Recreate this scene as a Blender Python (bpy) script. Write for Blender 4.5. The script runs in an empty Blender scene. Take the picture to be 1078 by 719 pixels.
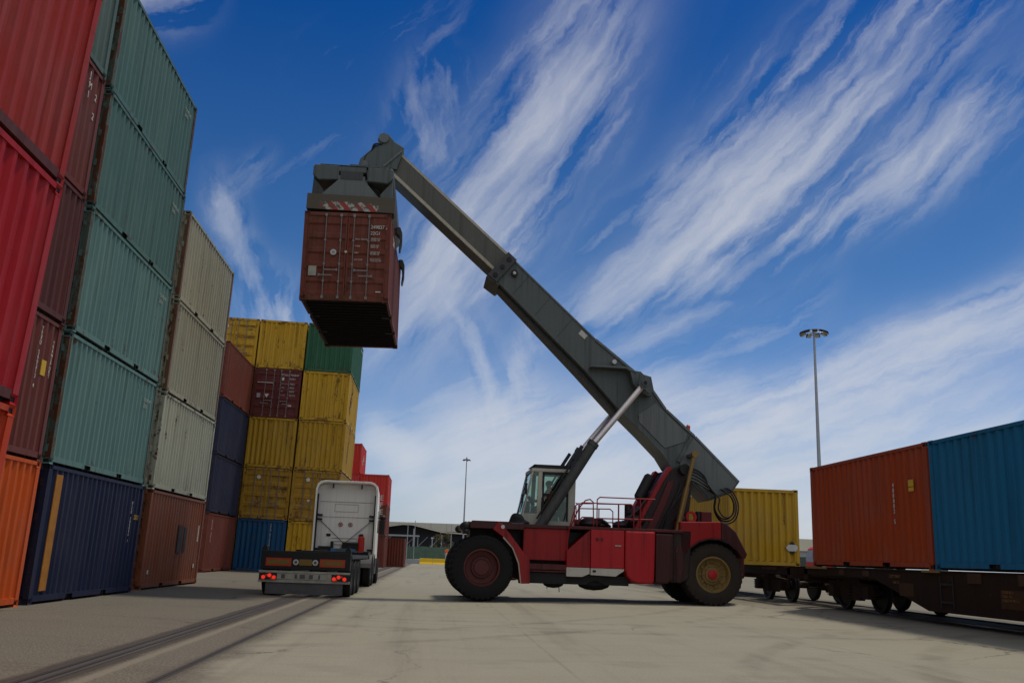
import bpy, bmesh, math, random
from mathutils import Vector, Matrix
R = math.radians
random.seed(7)
SC = bpy.context.scene
COL = SC.collection

# ------------------------------------------------------------------ camera
F_PX, PIT, ROLL, HC, YAW = 982.4874, 0.2268, 0.035, 1.2286, 0.0779
fw0 = Vector((math.sin(YAW), math.cos(YAW), 0)); rt = Vector((math.cos(YAW), -math.sin(YAW), 0)); up0 = Vector((0, 0, 1))
fw = fw0*math.cos(PIT) + up0*math.sin(PIT); up = -fw0*math.sin(PIT) + up0*math.cos(PIT)
cx = rt*math.cos(ROLL) + up*math.sin(ROLL); cy = up*math.cos(ROLL) - rt*math.sin(ROLL)
camd = bpy.data.cameras.new('camera'); cam = bpy.data.objects.new('camera', camd); COL.objects.link(cam)
camd.sensor_width = 36; camd.lens = F_PX/1078*36; camd.clip_end = 5000; camd.clip_start = .05
m = Matrix((cx, cy, -fw)).transposed().to_4x4(); m.translation = Vector((0, 0, HC))
cam.matrix_world = m
SC.camera = cam

# ------------------------------------------------------------------ view, sun, sky
SC.view_settings.view_transform = 'Standard'; SC.view_settings.look = 'None'
SC.view_settings.gamma = 1; SC.view_settings.use_curve_mapping = False
SC.view_settings.exposure = -0.30
SUN_EL = 68
SUN_DIR = Vector((.70, .40, 0)).normalized()*math.cos(R(SUN_EL)) + Vector((0, 0, math.sin(R(SUN_EL))))
sl = bpy.data.lights.new('sun', 'SUN'); sl.energy = 2.8; sl.angle = R(6); sl.color = (1, .90, .74)
so = bpy.data.objects.new('sun', sl); COL.objects.link(so); so.location = (0, 0, 60)
so.rotation_euler = SUN_DIR.to_track_quat('Z', 'Y').to_euler()
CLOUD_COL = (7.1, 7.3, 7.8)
SKY_STRENGTH = .11


class NW:
    """tiny expression builder for math nodes"""
    def __init__(s, nt): s.nt = nt
    def n(s, t, **k):
        o = s.nt.nodes.new(t)
        for a, b in k.items(): setattr(o, a, b)
        return o
    def put(s, sock, v):
        if isinstance(v, V): s.nt.links.new(v.s, sock)
        elif hasattr(v, 'is_output'): s.nt.links.new(v, sock)
        else: sock.default_value = v
    def m(s, op, *a, clamp=False):
        o = s.n('ShaderNodeMath', operation=op); o.use_clamp = clamp
        for i, v in enumerate(a): s.put(o.inputs[i], v)
        return V(s, o.outputs[0])
    def xyz(s, x, y, z=0.):
        o = s.n('ShaderNodeCombineXYZ')
        for i, v in enumerate((x, y, z)): s.put(o.inputs[i], v)
        return o.outputs[0]
    def noise(s, vec, scale=1., detail=4., rough=.55, dist=0., col=False):
        o = s.n('ShaderNodeTexNoise'); s.put(o.inputs['Vector'], vec)
        for k, v in (('Scale', scale), ('Detail', detail), ('Roughness', rough), ('Distortion', dist)): o.inputs[k].default_value = v
        return o.outputs['Color'] if col else V(s, o.outputs['Fac'])
    def ss(s, v, lo, hi):
        o = s.n('ShaderNodeMapRange', interpolation_type='SMOOTHSTEP'); s.put(o.inputs['Value'], v)
        s.put(o.inputs['From Min'], lo); s.put(o.inputs['From Max'], hi)
        return V(s, o.outputs['Result'])
    def mix(s, f, a, b, blend='MIX'):
        o = s.n('ShaderNodeMix', data_type='RGBA', blend_type=blend)
        s.put(o.inputs[0], f)
        for i, v in ((6, a), (7, b)):
            if isinstance(v, tuple): v = tuple(v[:3]) + (1,)
            s.put(o.inputs[i], v)
        return o.outputs[2]


class V:
    def __init__(s, w, sock): s.w = w; s.s = sock
    def __add__(s, o): return s.w.m('ADD', s, o)
    __radd__ = __add__
    def __sub__(s, o): return s.w.m('SUBTRACT', s, o)
    def __rsub__(s, o): return s.w.m('SUBTRACT', o, s)
    def __mul__(s, o): return s.w.m('MULTIPLY', s, o)
    __rmul__ = __mul__
    def __truediv__(s, o): return s.w.m('DIVIDE', s, o)


world = bpy.data.worlds.new('World'); SC.world = world; world.use_nodes = True
wt = world.node_tree; wt.nodes.clear(); W = NW(wt)
sky = W.n('ShaderNodeTexSky', sky_type='NISHITA'); sky.sun_disc = False
sky.sun_elevation = math.asin(SUN_DIR.z); sky.sun_rotation = math.atan2(SUN_DIR.x, SUN_DIR.y)
sky.air_density = 1.0; sky.dust_density = .6; sky.ozone_density = 3.0; sky.altitude = 0
tc = W.n('ShaderNodeTexCoord'); sp = W.n('ShaderNodeSeparateXYZ'); wt.links.new(tc.outputs['Generated'], sp.inputs[0])
dx, dy, dz = (V(W, sp.outputs[i]) for i in range(3))
AZ = W.m('ARCTAN2', dx, dy)*57.2958
EL = W.m('ARCSINE', dz)*57.2958
# wispy warp of the cloud coordinates
def warp(vec, detail, rough):
    o = W.n('ShaderNodeSeparateXYZ'); wt.links.new(W.noise(vec, 1, detail, rough, col=True), o.inputs[0])
    return V(W, o.outputs[0]) - .5, V(W, o.outputs[1]) - .5


w1, w2, w3 = warp(W.xyz(AZ*.09, EL*.09), 2, .5), warp(W.xyz(AZ*.35, EL*.35, 3.), 4, .6), warp(W.xyz(AZ*1.6, EL*1.6, 6.), 3, .6)
A = AZ + w1[0]*2.2 + w2[0]*1.1
B = EL + w1[1]*2.2 + w2[1]*1.1


def fibre(ang, seed, sl_=.12, sd=.78):
    """cirrus strands lying at an angle: broad bands, broken strands and fine hair"""
    c, s = math.cos(R(ang)), math.sin(R(ang))
    a, b_ = A + w3[0]*.5, B + w3[1]*.5
    t = a*c + b_*s; d = b_*c - a*s
    g = W.noise(W.xyz(t*.09 + seed, d*.26, seed + 5), 1, 3, .5)
    f = W.noise(W.xyz(t*sl_ + seed, d*sd, seed), 1, 6, .57)
    h = W.noise(W.xyz(t*sl_*4 + seed, d*sd*4.5, seed + 9), 1, 5, .7)
    return g*.40 + f*.51 + h*.09


FIB = {'up': fibre(52, 1.3), 'mid': fibre(40, 4.1), 'low': fibre(20, 7.7), 'vert': fibre(100, 9.2, .26, .7)}
FIBC = {k: (v - .53)*2.1 - .11 for k, v in FIB.items()}
STREAKS = [
    ((-3.5, 12.5), (4.3, 23.4), (10.6, 33.6), 2.1, 1.35, 'up'), ((-1.5, 17.0), (3.0, 25.5), (6.5, 33.5), 3.2, .36, 'up'), ((-3.2, 22.8), (-1.4, 26.5), (-.6, 29.8), 1.5, .40, 'vert'),
    ((2.2, 17.3), (8.4, 23.6), (11.8, 29.2), 1.1, .50, 'up'),
    ((7.2, 13.8), (16.6, 19.6), (25.8, 26.5), 1.25, 1.35, 'mid'), ((15.0, 20.2), (24.6, 26.2), (33.2, 32.6), 2.4, .85, 'mid'), ((22.0, 27.0), (28.0, 30.0), (36.0, 35.0), 2.0, .5, 'mid'),
    ((11.4, 14.6), (22.7, 19.4), (34.2, 25.5), 1.2, .75, 'mid'), ((18.0, 17.6), (28.3, 21.6), (36.0, 25.4), 1.3, .50, 'mid'),
    ((6.5, 18.0), (14.3, 22.3), (20.5, 28.0), .8, .62, 'mid'), ((17.0, 24.9), (19.6, 29.5), (22.3, 33.2), 1.2, .32, 'up'),
    ((10.5, 12.0), (14.5, 13.9), (19.0, 15.6), .7, .55, 'low'), ((8.5, 8.6), (15.7, 11.6), (22.8, 15.2), .9, .8, 'low'), ((12.0, 8.0), (25.1, 10.8), (36.7, 16.0), 1.0, 1.15, 'low'),
    ((17.8, 9.2), (28.3, 12.2), (38.6, 14.0), 1.2, .9, 'low'), ((10.4, 5.5), (19.6, 8.1), (31.1, 10.8), 1.2, .85, 'low'), ((14.4, 4.0), (24.6, 6.1), (36.1, 8.0), 1.3, .7, 'low'),
    ((.4, 15.6), (2.7, 11.6), (4.1, 6.7), .75, 1.0, 'vert'), ((5.8, 14.6), (5.0, 10.6), (3.2, 6.7), .65, .9, 'vert'), ((2.6, 14.2), (3.6, 11.2), (3.8, 8.0), .5, .5, 'vert'),
    ((-1.8, 8.6), (2.3, 8.8), (6.9, 8.9), 1.5, .75, 'low'), ((.2, 5.4), (5.3, 6.6), (11.5, 8.8), 1.4, .9, 'low'),
    ((-14.4, 20.6), (-13.2, 17.2), (-8.8, 12.2), .8, .85, 'vert'), ((-11.9, 21.2), (-10.0, 23.1), (-7.3, 24.6), .45, .28, 'mid'),
    ((-14.7, 18.9), (-12.8, 21.9), (-11.6, 23.3), .5, .35, 'up'), ((-11.8, 14.6), (-9.6, 12.5), (-6.5, 11.0), 1.5, .9, 'vert'),
    ((-4.9, 7.4), (-3.1, 6.6), (-1.0, 5.4), .95, 1.5, 'low'), ((-3.0, 3.6), (-.8, 3.8), (2.0, 3.4), .8, .6, 'low'),
    ((-22.7, 30.1), (-18.9, 30.2), (-15.8, 31.4), 1.0, .85, 'low'), ((-9.4, 28.8), (-5.1, 30.1), (-.2, 32.4), 1.0, .12, 'mid'),
    # the rest of the sky, outside the photograph's frame
    ((40, 14), (52, 20), (70, 28), 3.5, .8, 'mid'), ((-60, 18), (-45, 30), (-30, 38), 4, .7, 'mid'), ((10, 40), (25, 48), (45, 55), 4, .8, 'mid'),
]
dens = None
for a, b, c, w, amp, fk in STREAKS:
    ax, ay = a; L = math.hypot(c[0]-ax, c[1]-ay); ux, uy = (c[0]-ax)/L, (c[1]-ay)/L
    bend = -(b[0]-ax)*uy + (b[1]-ay)*ux
    t = ((A - ax)*ux + (B - ay)*uy)/L
    d = (B - ay)*ux - (A - ax)*uy - t*(1 - t)*(4*bend)
    mask = W.m('EXPONENT', (d*d)*(-1/(w*w*2.0)))*W.ss(t, -.25, .28)*(1 - W.ss(t, .70, 1.25))
    q = W.m('MAXIMUM', mask*(.52*amp + .02) + FIBC[fk]*W.ss(mask, .0, .55), 0.)*(amp*.5 + .45)
    dens = q if dens is None else dens + q
bank = W.m('MAXIMUM', (FIB['low'] - .45)*4.2, 0.)*W.ss(EL, 12., 5.)*W.ss(AZ, -2., 6.)
lowveil = W.ss(EL, 9., .5)*.42 + W.ss(EL, 13., 4.)*W.ss(AZ, -4., 3.)*.75
dens = dens*1.15 + bank*.75 + lowveil + W.ss(dy, .05, -.5)*.9 + W.ss(EL, 40., 62.)*.8  # last two terms add unseen cloud behind and overhead as neutral fill
dens = W.m('SUBTRACT', 1., W.m('EXPONENT', dens*-1.15))*.90
tint = W.mix(W.ss(EL, 3., 20.), (.66, .82, 1.10), (.26, .53, .82))
tint = W.mix(W.ss(EL, 16., 36.), tint, (.015, .30, .72))
tint = W.mix(W.ss(EL, 40., 80.), tint, (.16, .46, .70))
skyc = W.mix(1., sky.outputs[0], tint, 'MULTIPLY')
colr = W.mix(dens, skyc, W.mix(W.ss(dy, .1, -.45)*W.ss(EL, 4., 40.), CLOUD_COL, tuple(c*1.55 for c in (6.9, 6.7, 6.3))))   # unseen cloud behind the camera, added and brightened as fill light
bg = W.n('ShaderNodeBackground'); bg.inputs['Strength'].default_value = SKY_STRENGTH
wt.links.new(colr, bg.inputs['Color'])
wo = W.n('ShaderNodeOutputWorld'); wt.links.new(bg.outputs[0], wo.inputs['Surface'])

# ------------------------------------------------------------------ materials
MATS = {}


def newmat(name):
    mt = bpy.data.materials.new(name); mt.use_nodes = True
    nt = mt.node_tree; b = nt.nodes['Principled BSDF']
    return mt, NW(nt), b


def objcoord(w):
    t = w.n('ShaderNodeTexCoord'); s = w.n('ShaderNodeSeparateXYZ'); w.nt.links.new(t.outputs['Object'], s.inputs[0])
    r = w.n('ShaderNodeObjectInfo')
    return [V(w, s.outputs[i]) for i in range(3)], V(w, r.outputs['Random'])


def paint(name, base, rust=.35, fade=.25, rough=.55, dirt=.35, metal=0., spec=.35, fadec=None):
    box_edge = name.startswith('c_')
    """old painted steel: faded clouds, vertical run-off streaks, chips and rust"""
    mt, w, b = newmat(name)
    (x, y, z), rnd = objcoord(w)
    o = rnd*37.
    big = w.noise(w.xyz(x + o, y + o, z), .55, 4, .6)
    streak = w.noise(w.xyz(x*9 + o, y*9 + o, z*.35), 1, 5, .62)
    fine = w.noise(w.xyz(x + o, y, z), 16, 4, .7)
    rustn = w.noise(w.xyz(x + o, y + o, z*.7), 2.4, 8, .72, .4)
    lum = sum(base)/3
    fc = fadec or tuple(min(1, .55*c + .45*lum + .05) for c in base)
    dk = tuple(c*(.22 if name.startswith('sr_') else .42) for c in base)
    if box_edge: dirt = dirt*1.5
    c = w.mix(w.ss(big, .35, .75)*fade*1.4, base, fc)
    c = w.mix(w.ss(streak*.75 + big*.25, .47, .68)*dirt, c, dk)
    c = w.mix(w.ss(streak, .48, .22)*fade*.8, c, fc)
    rv = rustn + (fine - .5)*.30 + (streak - .5)*.22
    if box_edge: rv = rv + (w.ss(w.m('ABSOLUTE', y), 2.72, 3.03) + w.ss(z, .42, .04) + w.ss(z, 2.28, 2.58) + w.ss(w.m('ABSOLUTE', x), 1.235, 1.16)*w.ss(w.m('ABSOLUTE', y), 2.9, 3.05)*0.)*.075
    rm = w.ss(rv, .71 - .13*rust, .76 - .11*rust)
    c = w.mix(rm*min(1., rust*1.6), c, w.mix(fine, (.055, .022, .012), (.13, .05, .02)))
    w.nt.links.new(c, b.inputs['Base Color'])
    w.put(b.inputs['Roughness'], w.ss(big*.5 + fine*.5, .2, .8)*.25 + (rough - .12))
    b.inputs['Metallic'].default_value = metal; b.inputs['Specular IOR Level'].default_value = spec*(.5 if box_edge else 1.)
    bp = w.n('ShaderNodeBump'); bp.inputs['Strength'].default_value = .35; bp.inputs['Distance'].default_value = .03
    w.put(bp.inputs['Height'], big*.6 + w.noise(w.xyz(x + o, y, z), 3.2, 3, .5)*.5 + rm*.15)
    w.nt.links.new(bp.outputs[0], b.inputs['Normal'])
    MATS[name] = mt
    return mt


def plain(name, base, rough=.6, metal=0., var=.3, spec=.4, scale=5., emit=None):
    mt, w, b = newmat(name)
    (x, y, z), rnd = objcoord(w)
    n = w.noise(w.xyz(x + rnd*20, y, z), scale, 5, .65)
    w.nt.links.new(w.mix(w.ss(n, .3, .75)*var, base, tuple(c*.45 + .01 for c in base)), b.inputs['Base Color'])
    w.put(b.inputs['Roughness'], n*.3 + (rough - .15))
    b.inputs['Metallic'].default_value = metal; b.inputs['Specular IOR Level'].default_value = spec
    if emit:
        b.inputs['Emission Color'].default_value = tuple(emit[:3]) + (1,); b.inputs['Emission Strength'].default_value = emit[3]
    MATS[name] = mt
    return mt


def glass(name, col=(.75, .85, .8), rough=.03):
    mt, w, b = newmat(name)
    tr = w.n('ShaderNodeBsdfTransparent'); tr.inputs[0].default_value = col + (1,)
    gl = w.n('ShaderNodeBsdfGlossy'); gl.inputs['Roughness'].default_value = rough; gl.inputs[0].default_value = (.8, .9, .85, 1)
    fr = w.n('ShaderNodeFresnel'); fr.inputs[0].default_value = 1.5
    mx = w.n('ShaderNodeMixShader'); w.put(mx.inputs[0], V(w, fr.outputs[0])*.45 + .03)
    w.nt.links.new(tr.outputs[0], mx.inputs[1]); w.nt.links.new(gl.outputs[0], mx.inputs[2])
    out = [n for n in w.nt.nodes if n.type == 'OUTPUT_MATERIAL'][0]
    w.nt.links.new(mx.outputs[0], out.inputs['Surface'])
    MATS[name] = mt
    return mt


paint('c_red', (.34, .022, .012), .35, .25); paint('c_crimson', (.37, .008, .012), .25, .2)
paint('c_vermilion', (.50, .045, .008), .3, .2); paint('c_orange', (.56, .085, .006), .25, .15)
paint('c_brown', (.150, .036, .024), .35, .22); paint('c_darkbrown', (.098, .026, .020), .35, .2)
paint('c_teal', (.105, .205, .182), .5, .35, fadec=(.165, .265, .230)); paint('c_tealdark', (.082, .162, .142), .5, .35, fadec=(.13, .215, .185))
paint('c_tealgrey', (.085, .135, .110), .5, .35)
paint('c_navy', (.013, .018, .048), .25, .2); paint('c_rustorange', (.205, .060, .024), .4, .3)
paint('c_pale', (.36, .365, .270), .6, .35, fadec=(.42, .42, .33)); paint('c_tan', (.31, .30, .215), .6, .4, fadec=(.36, .35, .26))
paint('c_cream', (.36, .35, .255), .6, .4, fadec=(.42, .40, .30))
paint('c_slate', (.020, .024, .050), .25, .2); paint('c_redbrown', (.165, .040, .022), .2, .2)
paint('c_cleanyellow', (.47, .275, .014), .12, .2, .55, .2); paint('c_yellow', (.49, .285, .016), .45, .25, fadec=(.56, .38, .09)); paint('c_mustard', (.42, .24, .016), .4, .3, fadec=(.47, .32, .08))
paint('c_ochre', (.33, .18, .016), .5, .3, fadec=(.44, .28, .07))
paint('c_maroon', (.120, .022, .020), .35, .2); paint('c_green', (.028, .110, .055), .3, .25, fadec=(.07, .16, .10))
paint('c_blue', (.008, .070, .170), .3, .2); paint('c_brightred', (.52, .030, .020), .1, .2)
paint('c_trainorange', (.32, .048, .010), .3, .2); paint('c_trainblue', (.008, .125, .26), .4, .25, fadec=(.03, .13, .22))
paint('c_hang', (.170, .042, .024), .5, .25)
paint('under', (.010, .008, .007), .08, .1, .8)
paint('c_tealrust', (.085, .110, .085), 1.3, .3, .7, .6); paint('rustpost', (.15, .07, .03), .9, .3)
plain('black', (.012, .012, .013), .6); plain('rubber', (.015, .014, .014), .9, var=.5, spec=.2); plain('rubberdusty', (.038, .031, .026), .95, var=.6, spec=.15)
plain('rod', (.22, .19, .17), .5, .5); plain('white_ink', (.62, .60, .55), .7, var=.5, scale=30); plain('faded_ink', (.34, .40, .36), .8, var=.7, scale=30); plain('black_ink', (.02, .02, .018), .7)
plain('yellow_ink', (.62, .40, .03), .7); plain('rust_ink', (.20, .10, .03), .8, var=.7, scale=20); plain('orange_ink', (.40, .16, .012), .7, var=.5)
paint('sr_red', (.275, .008, .009), .3, .06, .5, .65, spec=.3); paint('sr_redbright', (.40, .007, .011), .2, .08, .5, .6, spec=.35)
paint('sr_darkred', (.090, .009, .008), .5, .1, .55, .85); paint('sr_maroon', (.052, .008, .007), .5, .1, .5, .8); paint('sr_oily', (.022, .009, .008), .5, .2, .45, .7)
paint('sr_grey', (.078, .096, .091), .22, .3, .5, .55); paint('sr_greylight', (.120, .138, .132), .15, .3, .5, .35)
paint('sr_greydark', (.048, .050, .048), .2, .2, .55, .4)
paint('wear_strip', (.42, .38, .27), .4, .3, .5); paint('boom_inner', (.085, .086, .066), .3, .3, .5, .5)
paint('cream_frame', (.42, .41, .33), .2, .2, .45); paint('white_paint', (.80, .77, .69), .12, .2, .4, .3, spec=.5)
paint('stripe_white', (.50, .48, .42), .3, .2)
plain('chrome', (.72, .66, .63), .38, .75, var=.15); paint('gold', (.22, .135, .04), .4, .2, .4, .5, metal=.5)
paint('yellow_rim', (.20, .125, .028), .2, .15); paint('red_rim', (.085, .014, .010), .5, .1)
plain('steel', (.30, .30, .30), .45, .7); plain('galv', (.36, .37, .38), .5, .5); plain('dark_metal', (.016, .015, .015), .55, .3)
paint('wagon', (.026, .015, .010), .6, .1, .85, spec=.1); paint('wagon_patch', (.060, .028, .013), .5, .2, .85, spec=.1)
glass('cabglass', (.70, .80, .74)); glass('truckglass', (.3, .34, .34))
plain('redlamp', (.22, .006, .006), .3, emit=(1, .04, .02, 0.8)); plain('reflector', (.42, .040, .010), .4); plain('reflector_yellow', (.20, .12, .02), .5)
plain('lampwhite', (.55, .55, .52), .3); plain('bumper_pale', (.38, .36, .29), .6, var=.6); plain('flapgrey', (.105, .105, .105), .6, .2, var=.5)
plain('hivis', (.80, .14, .03), .7, var=.1); plain('trousers', (.50, .50, .48), .8); plain('skin', (.40, .23, .16), .6, var=.1); plain('hair', (.03, .02, .015), .7)
plain('barrier_yellow', (.72, .45, .01), .6, var=.2); plain('shade_cloth', (.085, .145, .105), .9, var=.5, scale=1.5)
plain('roof_pale', (.62, .58, .46), .7, var=.15, scale=.3); plain('shed_dark', (.022, .024, .030), .8, var=.5, scale=.4); plain('farwall', (.32, .33, .34), .8)
plain('seat_dark', (.02, .02, .02), .8); plain('amber', (.55, .07, .02), .3); plain('bluebox', (.05, .16, .32), .5)
plain('strap_yellow', (.45, .30, .05), .8); plain('bark', (.09, .065, .045), .9)
plain('railsteel', (.085, .075, .068), .42, .5, var=.4, scale=2.)


def leafmat():
    mt, w, b = newmat('leaves')
    g = w.n('ShaderNodeNewGeometry')
    n = V(w, g.outputs['Random Per Island'])
    w.nt.links.new(w.mix(n, (.055, .052, .016), (.160, .130, .042)), b.inputs['Base Color'])
    b.inputs['Roughness'].default_value = .7
    MATS['leaves'] = mt


leafmat()


def groundmat():
    mt, w, b = newmat('yard_surface')
    g = w.n('ShaderNodeNewGeometry'); s = w.n('ShaderNodeSeparateXYZ'); w.nt.links.new(g.outputs['Position'], s.inputs[0])
    x, y = V(w, s.outputs[0]), V(w, s.outputs[1])
    P = w.xyz(x, y, 0.)
    big = w.noise(P, .16, 5, .6, .3); mid = w.noise(P, .75, 6, .65, .2); fine = w.noise(P, 14, 4, .7); grit = w.noise(P, 34, 3, .7)
    along = w.noise(w.xyz(x*1.6, y*.07, 4.), 1, 6, .65, .2)      # traffic wear that follows the lane
    across = w.noise(w.xyz(x*.10, y*.55, 9.), 1, 5, .65, .5)
    tar = w.mix(mid*.6 + fine*.4, (.108, .098, .080), (.170, .154, .124))
    tar = w.mix(w.ss(grit, .52, .66)*.75, tar, (.30, .265, .215))
    tar = w.mix(w.ss(grit, .46, .32)*.7, tar, (.070, .060, .052))
    tar = w.mix(w.ss(across*.6 + mid*.4, .52, .68)*.45, tar, (.075, .064, .056))
    con = w.mix(mid*.5 + big*.5, (.222, .210, .162), (.315, .298, .236))
    con = w.mix(w.ss(along, .50, .72)*.40, con, (.145, .130, .105))
    con = w.mix(w.ss(mid*.5 + along*.5, .46, .30)*.35, con, (.35, .325, .27))
    con = w.mix(w.ss(grit, .52, .68)*.38, con, (.135, .125, .102))
    con = w.mix(w.ss(grit, .46, .32)*.30, con, (.40, .38, .31))
    con = w.mix(w.ss(across, .56, .72)*.12, con, (.150, .135, .110))
    con = w.mix(w.ss(w.noise(w.xyz(x*.35, y*.9, 1.), 1.1, 6, .7, .6), .48, .66)*.14, con, (.165, .150, .124))
    for ax, ay, ar, wd in ((-14., 34., 24.2, .16), (-13.7, 34., 22.3, .14), (22., 4., 17.5, .20), (22., 4., 19.6, .17), (6., 52., 36., .22), (6., 52., 33.9, .18)):
        rr = w.m('SQRT', (x - ax)*(x - ax) + (y - ay)*(y - ay)) - ar + (mid - .5)*.35
        con = w.mix(w.ss(w.m('ABSOLUTE', rr), wd*1.6, wd*.5)*w.ss(along*.5 + mid*.5, .40, .58)*.32, con, (.110, .098, .080))
    edge = w.ss(x + (mid - .5)*.8 + (fine - .5)*.25, -2.35, -1.95)
    c = w.mix(edge, tar, con)
    pale = w.ss(w.m('ABSOLUTE', x + 3.10) + (mid - .5)*.10 + (fine - .5)*.08, .09, .03)
    c = w.mix(pale*.6, c, (.24, .215, .165))
    for c0, hw_, am in ((-3.50, .27, .80), (-2.47, .09, .45)):
        bd = w.ss(w.m('ABSOLUTE', x - c0) + (mid - .5)*.16 + (fine - .5)*.14, hw_ + .07, hw_ - .05)
        c = w.mix(bd*am, c, w.mix(along, (.030, .024, .023), (.075, .062, .054)))
    # oil drips and rubber in the working bay
    oil = w.ss(w.noise(w.xyz(x, y, 7.), .9, 4, .5) + w.noise(w.xyz(x, y, 2.), .12, 2, .5)*.4, .80, .92)
    c = w.mix(oil*.12, c, (.05, .044, .038))
    # slab joints of the concrete, two directions, worn open in places
    def joint(v, per, wid):
        f = w.m('ABSOLUTE', w.m('FRACT', v/per) - .5)
        return w.ss(f, wid/per, wid/per*.2)
    jn = w.m('MAXIMUM', joint(x + .7 + (mid - .5)*.03, 4.6, .035), joint(y + 1.2 + (mid - .5)*.04, 5.2, .035))
    jn = jn*w.ss(mid, .36, .56)*edge
    c = w.mix(jn*.18, c, (.06, .054, .046))
    # meandering cracks
    vo = w.n('ShaderNodeTexVoronoi', feature='DISTANCE_TO_EDGE'); vo.inputs['Scale'].default_value = .22
    w.put(vo.inputs['Vector'], w.xyz(x + (mid - .5)*1.6, y + (fine - .5)*.25 + (big - .5)*3., 0.))
    cr = w.ss(V(w, vo.outputs['Distance']), .006, .002)*w.ss(big, .45, .6)
    c = w.mix(cr*.6, c, (.05, .044, .038))
    # dark band along the train track, duller brown ground on that side
    tr = w.ss(w.m('ABSOLUTE', x - 11.4) + (mid - .5)*1.2, 1.9, .9)
    c = w.mix(tr*.72, c, (.055, .042, .034))
    br = w.ss(x + (mid - .5)*.9 + (fine - .5)*.4, 8.6, 9.6)*.45
    c = w.mix(br, c, (.135, .115, .085))
    w.nt.links.new(c, b.inputs['Base Color'])
    w.put(b.inputs['Roughness'], .92 - fine*.15); b.inputs['Specular IOR Level'].default_value = .10
    bp = w.n('ShaderNodeBump'); bp.inputs['Strength'].default_value = .5; bp.inputs['Distance'].default_value = .012
    w.put(bp.inputs['Height'], fine*.5 + grit*.6 + mid*1.2 - cr*.7 - jn*.8)
    w.nt.links.new(bp.outputs[0], b.inputs['Normal'])
    MATS['yard_surface'] = mt


groundmat()


def stripemat():
    """worn red and white hazard blocks"""
    mt, w, b = newmat('hazard_stripe')
    g = w.n('ShaderNodeNewGeometry'); s = w.n('ShaderNodeSeparateXYZ'); w.nt.links.new(g.outputs['Position'], s.inputs[0])
    x, y, z = (V(w, s.outputs[i]) for i in range(3))
    f = w.m('FRACT', (x + z*.9)/.36)
    st = w.ss(f + (w.noise(w.xyz(x, y, z), 3, 3, .6) - .5)*.5, .42, .56)
    n = w.noise(w.xyz(x, y, z), 9, 5, .7)
    c = w.mix(st, (.42, .40, .35), (.33, .03, .025))
    edge = w.m('ABSOLUTE', x + 2.76)
    wear = w.ss(n + w.ss(edge, .6, 1.2)*.35 + w.ss(z, 10.80, 10.98)*.34, .49, .57)
    c = w.mix(wear, c, (.085, .070, .045))
    w.nt.links.new(c, b.inputs['Base Color']); b.inputs['Roughness'].default_value = .7
    MATS['hazard_stripe'] = mt


stripemat()


# ------------------------------------------------------------------ mesh helpers
WARP = None
BODYW = Matrix(((.955, 0, 0, -.17), (0, 1, 0, 0), (0, 0, .982, .018), (0, 0, 0, 1)))
BOOMW = Matrix(((.957, 0, .024, -.242), (0, 1, 0, 0), (.023, 0, 1, .04), (0, 0, 0, 1)))


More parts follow.
